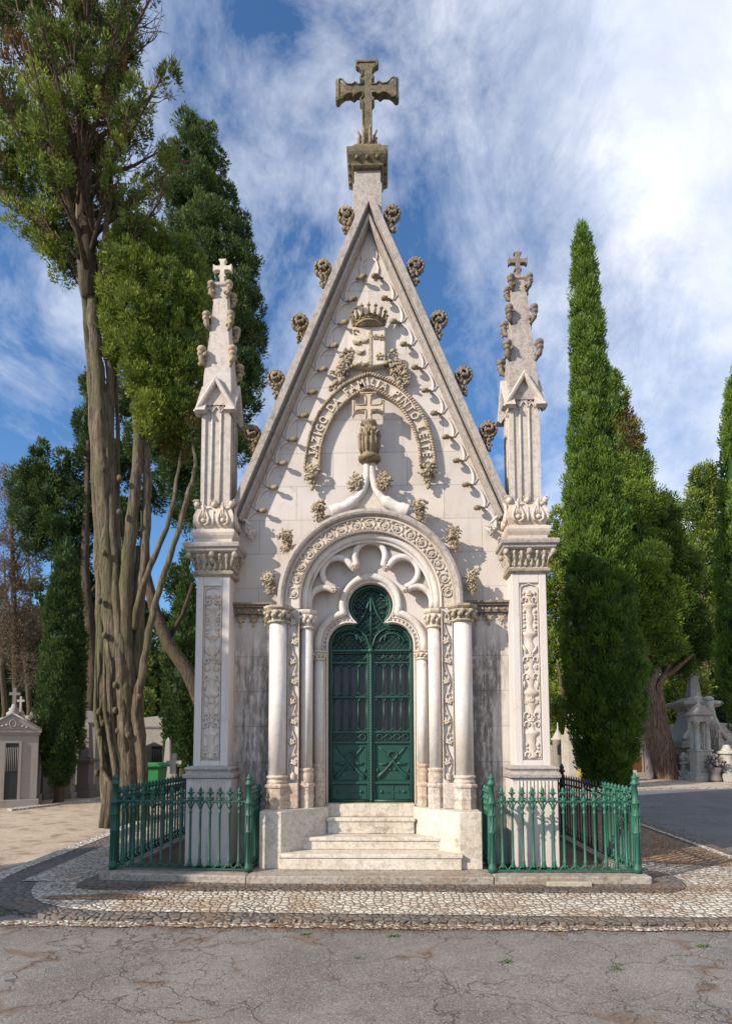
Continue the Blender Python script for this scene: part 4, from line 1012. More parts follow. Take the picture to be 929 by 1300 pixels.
    mb=MB(); mb.sqstack(cx_,cyy,[(5.4,.178),(5.78,.165),(6.30,.120),(6.98,.072),(7.0,.09),(7.03,.095),(7.05,.05)]); mb.build('spire',MS['rake'] if sx>0 else MS['pinn'],g,.004)
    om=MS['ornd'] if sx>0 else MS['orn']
    for z,w_,sc_ in ((6.02,.155,1.3),(6.50,.115,1.2),(6.93,.078,1.1)):
        for a,b in ((-1,-1),(1,-1),(1,1),(-1,1)):
            q=MB(); x,y=cx_+a*(w_+.02),cyy+b*(w_+.02); r2=random.Random(int(z*10)+a*2+b)
            q.ell((x+a*.012,y+b*.012,z+.055*sc_),(.045*sc_,.045*sc_,.038*sc_)); q.ell((x+a*.02,y+b*.02,z+.01*sc_),(.036*sc_,.036*sc_,.03*sc_),lo=True)
            q.tube([(x-a*.03,y-b*.03,z-.10*sc_),(x+a*.01,y+b*.01,z-.05*sc_),(x+a*.02,y+b*.02,z+.02*sc_),(x-a*.02,y-b*.02,z+.06*sc_)],[.014,.028*sc_,.03*sc_,.02*sc_],6)
            for k in range(5): q.ell((x+r2.uniform(-.035,.035)*sc_,y+r2.uniform(-.035,.035)*sc_,z-.03*sc_+r2.uniform(-.045,.05)*sc_),r2.uniform(.013,.022)*sc_,lo=True)
            q.build('crocket',om,g)
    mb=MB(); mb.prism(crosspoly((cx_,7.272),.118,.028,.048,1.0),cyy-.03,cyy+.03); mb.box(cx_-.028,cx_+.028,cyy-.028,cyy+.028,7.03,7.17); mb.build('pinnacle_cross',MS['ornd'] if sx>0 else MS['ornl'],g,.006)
pillar(-1); pillar(1)
# ---- top pedestal and cross
mb=MB(); mb.box(-.205,.165,.73,1.10,7.9,8.50); mb.box(-.19,.15,.745,1.085,8.5,8.76); mb.build('cross_pedestal',MS['rake'],CH,.008)
mb=MB(); mb.sqstack(-.02,.885,[(8.68,.18),(8.70,.20),(8.73,.20),(8.75,.21),(8.80,.25),(8.83,.262),(8.90,.262),(8.91,.22),(9.02,.17),(9.03,.12)])
for side in range(4):
    q=Matrix.Rotation(side*PI/2,3,'Z')
    for u in (-.13,0,.13): v_=q@Vector((u,-.232,0)); mb.ell((-.02+v_.x,.885+v_.y,8.775),(.028,.026,.028))
mb.build('pedestal_cap',MS['cross'],CH,.004)
mb=MB(); arm=[(.062,.062),(.13,.060),(.155,.085),(.175,.10),(.19,.085),(.22,.062),(.29,.070),(.335,.105),(.365,.15),(.405,.155),(.42,.12),(.415,0)]
full=(arm+[(a,-b) for a,b in arm[::-1][1:]])[::-1]; P=[]
for k in range(4):
    an=PI/2*k; ca,sa=math.cos(an),math.sin(an)
    if k==3: pts=[(.80,-.062),(.80,.062),(.22,.062),(.19,.085),(.175,.10),(.155,.085),(.13,.060),(.062,.062)]; pts=[(u,-v) for u,v in [(.062,.062),(.13,.060),(.155,.085),(.175,.10),(.19,.085),(.22,.062),(.80,.062),(.80,-.062),(.22,-.062),(.19,-.085),(.175,-.10),(.155,-.085),(.13,-.060),(.062,-.062)]]
    else: pts=full
    for u,v in pts: P.append((-.025+u*ca-v*sa,9.935+u*sa+v*ca))
mb.prism(P,.835,.935); tcx=mb.build('top_cross',MS['cross'],CH,.01)
mb=MB(); Q=[(-.025+(x+.025)*.9,9.935+(z-9.935)*.9) for x,z in P]; mb.tube([(x,.832,z) for x,z in Q],.012,5,closed=True); mb.build('cross_moulding',MS['cross'],tcx)
mb=MB()
for k in range(8):
    a=2*PI*k/8+R(22); mb.tube([(-.025+.06*math.cos(a),.885+.06*math.sin(a),9.04),(-.025+.12*math.cos(a),.885+.12*math.sin(a),9.15),(-.025+.10*math.cos(a),.885+.10*math.sin(a),9.27),(-.025+.135*math.cos(a),.885+.135*math.sin(a),9.33)],[.022,.028,.02,.014],6)
mb.lathe((-.025,.885,9.03),[(0,.12),(.1,.1),(.25,.07)],12); mb.build('cross_foot',MS['orn2'],CH)
# ================================================================== RAILINGS
def baluster_mesh(mat,name='baluster'):
    mb=MB(); mb.lathe((0,0,0),[(.045,.012),(.06,.020),(.075,.014),(.10,.020),(.115,.020),(.125,.0145),(.60,.0125),(.61,.019),(.62,.019),(.63,.013),(.665,.014),(.675,.022),(.685,.022),(.70,.016),(.725,.014)],10)
    # finial: leafy bud on a spread foot
    mb.lathe((0,0,0),[(.742,.032),(.75,.030),(.765,.016),(.785,.012),(.80,.014),(.812,.026),(.822,.026),(.83,.012),(.842,.020),(.855,.020),(.875,.010),(.885,.002)],8)
    for a in range(4):
        mb.ell((.030*math.cos(a*PI/2+.78),.030*math.sin(a*PI/2+.78),.822),(.012,.012,.010),lo=True)
    for s in (-1,1):
        mb.tube([(s*.012,0,.755),(s*.03,0,.768),(s*.038,0,.758)],[.009,.010,.006],5)
        # half of the bottom scroll and of the arch under the rail
        mb.tube([(s*.012,0,.085),(s*.026,0,.055),(s*.045,0,.033),(s*.0535,0,.030)],[.008,.009,.009,.009],5)
        mb.tube([(s*.010,0,.655),(s*.022,0,.695),(s*.042,0,.722),(s*.0535,0,.728)],[.008,.009,.008,.008],5)
    me=mb.mesh(name); me.materials.append(mat); return me
def spear_mesh(mat):
    mb=MB(); mb.lathe((0,0,0),[(.03,.011),(.12,.011),(.13,.018),(.14,.011),(.60,.011),(.61,.017),(.62,.011),(.80,.011),(.81,.020),(.825,.016),(.88,.002)],7)
    me=mb.mesh('spear_bar'); me.materials.append(mat); return me
def post_mesh(mat):
    mb=MB(); mb.lathe((0,0,0),[(0,.046),(.05,.046),(.06,.040),(.075,.042),(.085,.038),(.40,.037),(.405,.044),(.425,.044),(.43,.037),(.575,.037),(.58,.044),(.60,.044),(.605,.037),(.70,.037),(.705,.046),(.73,.048),(.735,.040),(.76,.034),(.90,.024),(.905,.042),(.925,.046),(.945,.032),(.965,.026),(.975,.034),(.99,.034),(1.0,.018),(1.015,.016),(1.03,.004)],12)
    for k in range(8): a=2*PI*k/8; mb.tube([(.037*math.cos(a),.037*math.sin(a),.09),(.037*math.cos(a),.037*math.sin(a),.70)],.006,4)
    me=mb.mesh('post'); me.materials.append(mat); return me
BAL=baluster_mesh(MS['green']); PST=post_mesh(MS['green']); BALK=spear_mesh(MS['black'])
MS['green2']=paint('shaded_green_iron_paint',(.007,.070,.048),amount=.3);  # same green paint with the tree shade put into its colour, left railing
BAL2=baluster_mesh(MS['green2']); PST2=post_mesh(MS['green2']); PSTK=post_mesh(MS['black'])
def inst(name,me,parent,loc,rz=0):
    o=bpy.data.objects.new(name,me); COL.objects.link(o); o.parent=parent; o.location=loc; o.rotation_euler=(0,0,rz); return o
def run_fence(root,p0,p1,n,bal,mat,posts=(False,False),pst=None,bname='baluster'):
    p0=Vector(p0);p1=Vector(p1); d=(p1-p0); l=d.length; u=d/l; rz=math.atan2(u.y,u.x)
    if posts[0]: inst('post',pst,root,p0)
    if posts[1]: inst('post',pst,root,p1)
    for k in range(n-1): inst(bname,bal,root,p0+d*((k+1)/n),rz)
    T=Matrix.Translation(p0)@Matrix.Rotation(rz,4,'Z')
    mb=MB(); mb.box(.03,l-.03,-.020,.020,.725,.742); mb.xf(T); o=mb.build('top_rail',mat); o.parent=root
    mb=MB(); mb.box(.03,l-.03,-.014,.014,.014,.028); mb.xf(T); o=mb.build('bottom_rail',mat); o.parent=root
def enclosure(sx,label,bal,pst,mat,split):
    root=thing('iron_railing',label,'railing',(0,0,0)); tag(root,group=None)
    xo=2.78; xi=1.283; yo=.11 if sx<0 else .0
    if sx<0: zl=.03
    else: zl=0
    run_fence(root,(sx*xo,yo,0),(sx*xi,0,0),14,bal,mat,(True,True),pst)
    run_fence(root,(sx*xi,0,0),(sx*xi,.62,0),6,bal,mat,(False,False),pst)
    if split: run_fence(root,(sx*xo,yo,0),(sx*xo,1.07,0),10,bal,mat)
    else:
        run_fence(root,(sx*xo,yo,0),(sx*xo,2.60,0),23,bal,mat,(False,True),pst)
        run_fence(root,(sx*xo,2.60,0),(sx*xo,4.85,0),21,bal,mat,(False,True),pst)
    root.location=(0,0,.004); return root
enclosure(-1,'green cast iron railing, paint darkened for shade, round the strip left of the chapel','' or BAL2,PST2,MS['green2'],False)
enclosure(1,'bright green cast iron railing in front of the chapel\'s right pillar',BAL,PST,MS['green'],True)
root=thing('iron_railing','black iron railing with spear tips along the chapel\'s right side','railing',(0,0,.004))
run_fence(root,(2.78,1.07,0),(2.78,2.60,0),14,BALK,MS['black'],(False,True),PSTK,'spear_bar')
run_fence(root,(2.78,2.60,0),(2.78,4.85,0),21,BALK,MS['black'],(False,True),PSTK,'spear_bar')
# stone kerbs under the railings
for sx,lb in ((-1,'low pale stone kerb carrying the left railing'),(1,'low pale stone kerb carrying the right railing')):
    k=thing('stone_kerb',lb,'kerb',(sx*2.0,-.15,-.2))
    mb=MB(); x0,x1=sorted((sx*2.86,sx*1.266))
    y0=-.155
    if sx<0: mb.prism([(-2.86,-.06),(-1.266,-.195),(-1.266,.10),(-2.86,.23)],-.20,0,'z')
    else: mb.prism([(1.266,-.195),(2.86,-.16),(2.86,.12),(1.266,.10)],-.20,0,'z')
    mb.build('front_kerb',MS['slab'],k,.014)
    mb=MB(); x0,x1=sorted((sx*2.70,sx*2.86)); mb.box(x0,x1,.235 if sx<0 else .125,4.95,-.2,-.004); mb.build('side_kerb',MS['slab'],k,.012)
    x0,x1=sorted((sx*2.695,sx*1.3)); sheet('bed',[(x0,.09),(x1,.09),(x1,4.9),(x0,4.9)],-.05,MS['soil'])
# small white marker tile lying before the right kerb
mb=MB(); mb.box(1.78,2.22,-.262,-.20,-.09,-.035); tag(mb.build('marker_stone',MS['tombw'],None,.006),'small white marker stone leaning on the kerb under the right railing','marker stone')

# ================================================================== TOMBS
def gpt(px,py,z=GZ-.05):
    d=ray(px,py); t=(z-CZ)/d[2]; return Vector((CX,CY,CZ))+d*t
def roofcross(mb,x,y,z,h):
    mb.box(x-h*.07,x+h*.07,y-h*.05,y+h*.05,z,z+h); mb.box(x-h*.28,x+h*.28,y-h*.049,y+h*.049,z+h*.58,z+h*.74)
def small_mausoleum(label,loc,rz,w,d,h,roofh,mat,doorw,doorh,arch=False,cross=True,flat=False,doormat=None,roofmat=None,group=None):
    t=thing('small_mausoleum',label,'tomb',(0,0,0),0,group)
    mb=MB(); mb.box(-w/2,w/2,0,d,.18,h); mb.build('wall',mat,t,.01)
    mb=MB(); mb.box(-w/2-.05,w/2+.05,-.06,d+.05,0,.18); mb.build('base',mat,t,.01)
    mb=MB(); mb.box(-w/2-.06,w/2+.06,-.07,d+.06,h+.001,h+.08); mb.box(-w/2-.03,w/2+.03,-.04,d+.03,h-.05,h); mb.build('cornice',mat,t,.008)
    mb=MB()
    if flat: mb.prism([(-w/2-.02,h+.08),(-w/2+.12,h+roofh*.8),(0,h+roofh),(w/2-.12,h+roofh*.8),(w/2+.02,h+.08)],-.02,d+.02)
    else: mb.prism([(-w/2-.08,h+.08),(0,h+roofh),(w/2+.08,h+.08)],-.08,d+.08)
    rf=mb.build('roof',roofmat or mat,t,.008)
    mb=MB()
    if not flat:
        mb.tube([(-w/2-.02,-.09,h+.12),(0,-.09,h+roofh-.03)],.022,6); mb.tube([(w/2+.02,-.09,h+.12),(0,-.09,h+roofh-.03)],.022,6)
        mb.tube([(.07*math.cos(a),-.09,h+roofh*.45+.09*math.sin(a)) for a in [PI*i/6 for i in range(12)]],.015,5,closed=True)
        for s in (-1,1):
            for k in range(3): mb.ell((s*(.12+.09*k),-.085,h+.13+.03*(2-k)),(.05,.02,.03),lo=True)
        mb.build('pediment_relief',mat,rf)
    if cross:
        mb=MB(); mb.lathe((0,.05,h+roofh-.08),[(0,.16),(.06,.17),(.12,.10),(.16,.12),(.20,.07),(.28,.05)],10); roofcross(mb,0,.05,h+roofh+.18,.42); mb.build('finial_cross',mat,rf)
    if doorw:
        mb=MB()
        if arch: mb.prism([(-doorw/2,.2),(-doorw/2,doorh*.75)]+[(-doorw/2*math.cos(t_),doorh*.75+doorw*.9*math.sin(t_)) for t_ in (.5,1.0)]+[(0,doorh+.05)]+[(doorw/2*math.cos(t_),doorh*.75+doorw*.9*math.sin(t_)) for t_ in (1.0,.5)]+[(doorw/2,doorh*.75),(doorw/2,.2)],-.015,.01)
        else: mb.box(-doorw/2,doorw/2,-.015,.01,.2,doorh)
        dr=mb.build('door',doormat or MS['black'],t)
        mb=MB()
        for k in range(7): x=-doorw/2+doorw*(k+.5)/7; mb.tube([(x,-.025,.25+(doorh*.4)),(x,-.025,doorh*.93)],.008,4)
        mb.box(-doorw/2-.06,-doorw/2,-.03,.02,.18,doorh+.06); mb.box(doorw/2,doorw/2+.06,-.03,.02,.18,doorh+.06); mb.box(-doorw/2-.001,doorw/2+.001,-.03,.02,doorh,doorh+.06)
        mb.build('door_frame',mat,dr)
    t.location=loc; t.rotation_euler=(0,0,rz); return t
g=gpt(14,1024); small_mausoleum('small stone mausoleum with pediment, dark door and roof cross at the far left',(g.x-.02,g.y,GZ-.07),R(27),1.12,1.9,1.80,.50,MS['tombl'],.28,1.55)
def stepped(mb,c,items):
    x,y,z=c
    for (w_,h_) in items: mb.box(x-w_/2,x+w_/2,y-w_/2,y+w_/2,z,z+h_); z+=h_
    return z
g=gpt(50,1014); t=thing('headstone','tall dark round-topped stele on a block beside the pedimented tomb','headstone',(g.x,g.y,GZ-.07))
mb=MB(); mb.box(g.x-.26,g.x+.3,g.y-.3,g.y+.3,GZ-.07,GZ+.08); mb.box(g.x-.22,g.x+.24,g.y-.25,g.y+.25,GZ+.081,GZ+.62); mb.build('pedestal',MS['tombd'],t,.01)
mb=MB(); mb.prism([(g.x-.17,GZ+.62),(g.x+.17,GZ+.62),(g.x+.16,GZ+1.42)]+[(g.x+.16*math.cos(a),GZ+1.42+.13*math.sin(a)) for a in (.5,1.0,1.57,2.1,2.6)]+[(g.x-.16,GZ+1.42)],g.y-.08,g.y+.08); mb.build('stele',MS['tombd'],t,.01)
g=gpt(108,1011); t=thing('obelisk_tomb','dark obelisk on a corniced pedestal in front of the white mausoleum','obelisk',(g.x,g.y,GZ-.07))
mb=MB(); z=stepped(mb,(g.x,g.y,GZ-.07),[(.62,.20),(.46,.16),(.34,.62),(.50,.05),(.56,.06)]); mb.build('pedestal',MS['tombd'],t,.01)
mb=MB(); mb.frustum(g.x,g.y,z,z+.95,.15,.10); mb.frustum(g.x,g.y,z+.951,z+1.05,.10,.005); 
for s in (-1,1): mb.ell((g.x+s*.2,g.y-.2,z+.05),.05,lo=True)
mb.build('obelisk',MS['tombd'],t)
g=gpt(96,1006); small_mausoleum('white mausoleum with low hipped roof behind the small cypress',(-9.55,11.6,GZ-.07),R(20),1.9,2.6,2.15,.45,MS['tombl'],.5,1.7,cross=False,flat=True)
small_mausoleum('pale mausoleum roof showing between the dark stele and the small cypress',(-11.6,12.8,GZ-.07),R(4),1.5,2.2,1.95,.5,MS['tombl'],.4,1.6,cross=True,flat=True)
small_mausoleum('narrow gabled mausoleum with pointed dark doorway behind the green bin',(-6.65,13.6,GZ-.07),R(-6),1.15,2.0,1.75,.55,MS['tombw'],.36,1.35,arch=True,cross=True)
small_mausoleum('grey mausoleum with flat roof between the big trunk and the bin',(-8.05,15.4,GZ-.07),R(0),1.5,2.0,2.1,.4,MS['tomb'],.4,1.4,flat=True,cross=False)
small_mausoleum('low white mausoleum half hidden at the foot of the far cypress on the left',(-5.3,16.4,GZ-.07),R(0),1.4,2.0,1.7,.4,MS['tombw'],.4,1.3,flat=True,cross=False)
# wheelie bin
p=at(194,985,8.6); bx,by,bz=p.x,8.6,GZ-.07
t=thing('waste_bin','dark green plastic wheeled bin behind the left railing','bin',(bx,by,bz))
mb=MB(); k=MB(); mb.frustum(bx,by,bz+.08,bz+.93,.20,.27,.22,.30); mb.build('body',MS['bin'],t,.02)
mb=MB(); mb.prism([(bx-.31,bz+.94),(bx-.31,bz+.99),(bx-.22,bz+1.05),(bx+.24,bz+1.05),(bx+.31,bz+.99),(bx+.31,bz+.94)],by-.36,by+.36); mb.tube([(bx-.25,by-.39,bz+.98),(bx+.25,by-.39,bz+.98)],.02,6); mb.build('lid',MS['bin'],t,.012)
for s in (-1,1): mb=MB(); mb.tube([(bx+s*.24,by+.2,bz+.1),(bx+s*.19,by+.2,bz+.1)],.10,14); mb.build('wheel',MS['black'],t)

# right-hand tombs
ZB=GZ+.0
def P2(px,Y): return at(px,940,Y).x
Y0=16.4
x=P2(888,Y0); t=thing('monument','aedicule tomb with two columns, pedimented canopy and small cross','monument',(x,Y0,ZB))
mb=MB(); z=stepped(mb,(x,Y0,ZB),[(.82,.22),(.70,.10),(.56,.78),(.64,.05)]); mb.build('pedestal',MS['tombw'],t,.01)
for s in (-1,1):
    for b in (-1,1): mb=MB(); mb.lathe((x+s*.19,Y0+b*.19,z),[(0,.10),(.04,.10),(.05,.08),(.95,.07),(.97,.10),(1.02,.11)],12); mb.build('column',MS['tombw'],t)
z2=z+1.02; mb=MB(); mb.box(x-.30,x+.30,Y0-.30,Y0+.30,z2,z2+.22); mb.sqstack(x,Y0,[(z2+.221,.33),(z2+.26,.35),(z2+.30,.36),(z2+.31,.34),(z2+.70,.03)]); 
mb.prism([(x-.36,z2+.26),(x,z2+.62),(x+.36,z2+.26)],Y0-.37,Y0+.37); mb.build('canopy',MS['tomb'],t,.008)
mb=MB(); roofcross(mb,x,Y0,z2+.60,.50); mb.build('cross',MS['tombw'],t)
mb=MB(); mb.lathe((x,Y0,z),[(0,.09),(.1,.1),(.3,.07),(.45,.05),(.5,.07),(.6,.05)],10); mb.build('statuette',MS['tombw'],t)
Y1=18.5; x=P2(882,Y1); t=thing('monument','large grey monument with scrolled body and obelisk top behind the aedicule tomb','monument',(x,Y1,ZB))
mb=MB(); z=stepped(mb,(x,Y1,ZB),[(2.3,.25),(2.0,.2),(1.6,.75),(2.1,.12),(1.95,.15)]); mb.build('pedestal',MS['tomb'],t,.02)
mb=MB(); mb.sqstack(x,Y1,[(z,.80),(z+.3,.66),(z+.9,.48),(z+1.2,.46),(z+1.25,.55),(z+1.32,.55),(z+1.34,.66),(z+1.46,.78),(z+1.55,.78),(z+1.62,.5),(z+1.75,.32)])
mb.build('body',MS['tomb'],t,.01)
for s in (-1,1): mb=MB(); mb.tube([(x+s*.5,Y1-.65,z+.9),(x+s*.6,Y1-.75,z+.4),(x+s*.82,Y1-.8,z+.08),(x+s*.9,Y1-.8,z+.15)],[.06,.09,.12,.08],8); mb.build('scroll',MS['tombw'],t)
mb=MB(); mb.frustum(x,Y1,z+1.75,z+2.7,.22,.13); mb.frustum(x,Y1,z+2.701,z+2.95,.13,.01); mb.build('obelisk',MS['tomb'],t)
Y2=16.2; x=P2(921,Y2); t=thing('monument','stone urn pedestal at the far right edge of the tomb row','monument',(x,Y2,ZB))
mb=MB(); z=stepped(mb,(x,Y2,ZB),[(.75,.30),(.60,.08)]); mb.lathe((x,Y2,z),[(0,.26),(.05,.24),(.3,.22),(.6,.26),(.62,.34),(.70,.34),(.74,.2),(.85,.14),(.95,.1)],14); mb.build('pedestal',MS['tombw'],t,.01)
Y3=17.2; x=P2(909,Y3); t=thing('broken_column','leaning broken column with carved drapery behind the urn pedestal','column',(x,Y3,ZB))
mb=MB(); z=stepped(mb,(x,Y3,ZB),[(.8,.3),(.6,.7)]); mb.build('base',MS['tombw'],t,.01)
mb=MB(); mb.tube([(x,Y3,z),(x-.05,Y3,z+.6),(x-.14,Y3,z+1.3),(x-.22,Y3,z+1.8),(x-.24,Y3,z+2.0)],[.22,.19,.17,.16,.19],10); boss(mb,(x-.1,Y3-.12,z+.7),.2,random.Random(4),20,2.6); mb.ell((x-.24,Y3,z+2.08),(.2,.2,.12)); mb.build('shaft',MS['tombw'],t)
Y4=15.9; x=P2(905,Y4); t=thing('flower_stand','dark planter of withered flowers beside the aedicule tomb','planter',(x,Y4,ZB))
mb=MB(); mb.lathe((x,Y4,ZB),[(0,.2),(.1,.22),(.3,.16),(.5,.25),(.52,.22)],10); mb.build('pot',MS['tombd'],t)
mb=MB(); r2=random.Random(8)
for k in range(110):
    a=r2.uniform(0,6.28); b=r2.uniform(0,1.4); l=r2.uniform(.15,.42); mb.ell((x+math.cos(a)*math.sin(b)*l,Y4+math.sin(a)*math.sin(b)*l,ZB+.45+math.cos(b)*l*1.3),(.04,.04,.05),lo=True)
mb.build('flowers',MS['tombd'],t)
Y5=15.8; x=P2(907,Y5+1.2)-.05; t=thing('cross_marker','slim stone pillar with small cross left of the broken column','cross',(x,Y5+.8,ZB))
mb=MB(); mb.box(x-.09,x+.09,Y5+.7,Y5+.88,ZB,ZB+1.55); mb.build('pillar',MS['tombw'],t,.01); mb=MB(); roofcross(mb,x,Y5+.79,ZB+1.55,.45); mb.build('cross',MS['tombw'],t)
t=small_mausoleum('grey mausoleum with brown door left of the leaning trunk',(P2(805,19),19,ZB),R(6),1.7,2,1.55,.35,MS['tomb'],.55,1.3,flat=True,cross=False,doormat=simple('brown_door_paint',(.12,.05,.025)))
t=small_mausoleum('broad grey block tomb with coffered lid behind the leaning trunk',(P2(857,20.5),20.5,ZB),R(0),2.0,2.2,1.75,.45,MS['tomb'],0,0,flat=True,cross=False)
small_mausoleum('low white tomb far right behind the urn pedestal',(P2(915,20.5),20.5,ZB),R(0),1.8,2.2,1.9,.35,MS['tombw'],0,0,flat=True,cross=False)
x=P2(826,17.6); mb=MB(); mb.box(x-.16,x+.16,17.5,17.75,ZB,ZB+1.25); mb.prism([(x-.2,ZB+1.25),(x+.2,ZB+1.25),(x,ZB+1.42)],17.47,17.78); tag(mb.build('headstone',MS['tombd'],None,.01),'narrow dark grey slab just left of the leaning trunk','headstone')
# white turret tomb and lichen-streaked gothic tomb seen past the right pillar
Y6=15.5; x=P2(705,Y6); t=thing('small_mausoleum','white chapel-like tomb with turret and arched window beside the right pillar','tomb',(x,Y6,GZ))
mb=MB(); mb.box(x-.75,x+.42,Y6,Y6+1.2,GZ,GZ+1.15); mb.prism([(x-.75,GZ+1.15),(x-.2,GZ+1.35),(x+.42,GZ+1.15)],Y6,Y6+1.2); mb.build('wall',MS['tombw'],t,.01)
mb=MB(); mb.lathe((x+.05,Y6-.1,GZ),[(0,.22),(1.5,.2),(1.52,.25),(1.58,.25),(1.6,.2),(1.9,.03),(2.15,.015)],10); mb.build('turret',MS['tombw'],t)
mb=MB(); mb.prism([(x-.03,GZ+1.0),(x-.03,GZ+1.3),(x+.05,GZ+1.42),(x+.13,GZ+1.3),(x+.13,GZ+1.0)],Y6-.33,Y6-.29); mb.build('window',MS['dark'],t)
Y7=14.2; x=P2(731,Y7); t=thing('small_mausoleum','narrow pinnacled tomb with yellow lichen streak behind the black railing','tomb',(x,Y7,GZ))
mb=MB(); mb.box(x-.28,x+.22,Y7,Y7+.8,GZ,GZ+1.7); mb.build('wall',MS['tombw'],t,.01)
mb=MB(); mb.box(x+.02,x+.18,Y7-.012,Y7-.001,GZ+.05,GZ+1.3); mb.build('lichen_panel',simple('yellow_lichen',(.55,.38,.03),.9,0,.4,6),t)
mb=MB(); mb.frustum(x-.03,Y7+.4,GZ+1.701,GZ+2.9,.20,.03); boss(mb,(x-.03,Y7+.3,GZ+2.0),.12,random.Random(3),14,2.5); roofcross(mb,x-.03,Y7+.4,GZ+2.9,.5); mb.build('pinnacle',MS['tombw'],t)
mb=MB(); mb.box(x-.6,x+1.4,Y7-.5,Y7-.2,GZ-.1,GZ+.28); tag(mb.build('tomb_kerb',MS['tomb'],None,.02),'long low grey tomb ledge behind the black railing','tomb')
small_mausoleum('plain grey mausoleum between the right cypress and the brown-doored tomb',(P2(790,21),21,ZB),R(0),1.2,2,1.6,.4,MS['tomb'],.4,1.2,cross=False)

def headstone(label,px,Y,h,w,kind,mat):
    x=at(px,940,Y).x; t=thing('headstone',label,'headstone',(x,Y,GZ-.07)); b=GZ-.07
    mb=MB(); mb.box(x-w*.75,x+w*.75,Y-w*.5,Y+w*.5,b,b+h*.16); mb.box(x-w*.58,x+w*.58,Y-w*.36,Y+w*.36,b+h*.161,b+h*.36); mb.build('base',mat,t,.01)
    mb=MB(); z=b+h*.361
    if kind=='cross': mb.box(x-.05,x+.05,Y-.04,Y+.04,z,b+h); mb.box(x-w*.5,x+w*.5,Y-.038,Y+.038,b+h*.76,b+h*.84)
    elif kind=='arch': mb.prism([(x-w*.5,z),(x+w*.5,z),(x+w*.5,b+h*.8),(x+w*.3,b+h*.94),(x,b+h),(x-w*.3,b+h*.94),(x-w*.5,b+h*.8)],Y-.07,Y+.07)
    elif kind=='urn': mb.lathe((x,Y,z),[(0,w*.3),(h*.2,w*.26),(h*.22,w*.4),(h*.26,w*.4),(h*.3,w*.12),(h*.36,w*.3),(h*.46,w*.34),(h*.5,w*.2),(h*.52,w*.26),(h*.6,.02)],12)
    else: mb.frustum(x,Y,z,b+h*.93,w*.26,w*.15); mb.frustum(x,Y,b+h*.931,b+h,w*.15,.01)
    mb.build({'cross':'cross','arch':'slab','urn':'urn','obelisk':'obelisk'}[kind],mat,t,.006)
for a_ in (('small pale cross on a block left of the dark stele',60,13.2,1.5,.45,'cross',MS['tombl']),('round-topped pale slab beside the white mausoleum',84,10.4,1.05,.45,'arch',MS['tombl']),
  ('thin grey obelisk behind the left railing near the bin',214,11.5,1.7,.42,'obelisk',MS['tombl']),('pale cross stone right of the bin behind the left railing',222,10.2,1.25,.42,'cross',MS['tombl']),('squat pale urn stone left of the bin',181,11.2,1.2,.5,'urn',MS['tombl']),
  ('small white cross stone left of the brown-doored tomb',797,17.2,1.2,.4,'cross',MS['tombw']),('low arched slab in front of the coffered block tomb',858,18.3,1.0,.5,'arch',MS['tombw']),('stone urn on a block right of the leaning trunk',866,17.3,1.15,.45,'urn',MS['tombw']),
  ('small obelisk stone between the turret tomb and the lichen tomb',717,15.0,1.35,.36,'obelisk',MS['tombw']),('pale cross stone right of the lichen-streaked tomb',745,16.0,1.5,.42,'cross',MS['tombw'])): headstone(*a_)

# ================================================================== TREES
def leaves_mesh(name,P,D,Ln,W,tint,brown,mat,parent,core=None,seed=0):
    r=np.random.default_rng(seed); n=len(P)
    D=D/np.maximum(np.linalg.norm(D,axis=1,keepdims=True),1e-6)
    q=r.normal(size=(n,3)); S=np.cross(D,q); S/=np.maximum(np.linalg.norm(S,axis=1,keepdims=True),1e-6)
    Ln=Ln[:,None]; W=W[:,None]
    V=np.stack([P,P+D*Ln*.45+S*W*.5,P+D*Ln,P+D*Ln*.45-S*W*.5],1).reshape(-1,3)
    F=np.arange(4*n,dtype=np.int32)
    cv=None
    off=np.array(origin_of(parent)) if parent is not None else np.zeros(3)
    nv=4*n; vc=V; loopsv=F; starts=np.arange(n,dtype=np.int32)*4; tot=np.full(n,4,np.int32)
    T=np.repeat(tint,4); B=np.repeat(brown,4)
    if core is not None and core.n:
        c=np.concatenate(core.v); 
        tri=[f for f in core.f]; ls=[len(f) for f in tri]
        fl=np.array([i for f in tri for i in f],np.int32)+nv
        st=np.cumsum([0]+ls[:-1]).astype(np.int32)+4*n
        vc=np.concatenate([V,c]); loopsv=np.concatenate([F,fl]); starts=np.concatenate([starts,st]); tot=np.concatenate([tot,np.array(ls,np.int32)])
        T=np.concatenate([T,np.full(len(c),.0)]); B=np.concatenate([B,np.zeros(len(c))])
    me=bpy.data.meshes.new(name); me.vertices.add(len(vc)); me.vertices.foreach_set('co',(vc-off).astype(np.float32).ravel())
    me.loops.add(len(loopsv)); me.loops.foreach_set('vertex_index',loopsv); me.polygons.add(len(starts))
    me.polygons.foreach_set('loop_start',starts); me.polygons.foreach_set('loop_total',tot)
    at2=me.color_attributes.new('tint','FLOAT_COLOR','POINT'); col=np.ones((len(vc),4),np.float32); col[:,0]=T; col[:,1]=B; col[:,2]=0
    at2.data.foreach_set('color',col.ravel())
    me.update(calc_edges=True); me.materials.append(mat); o=bpy.data.objects.new(name,me); COL.objects.link(o); o.parent=parent; return o
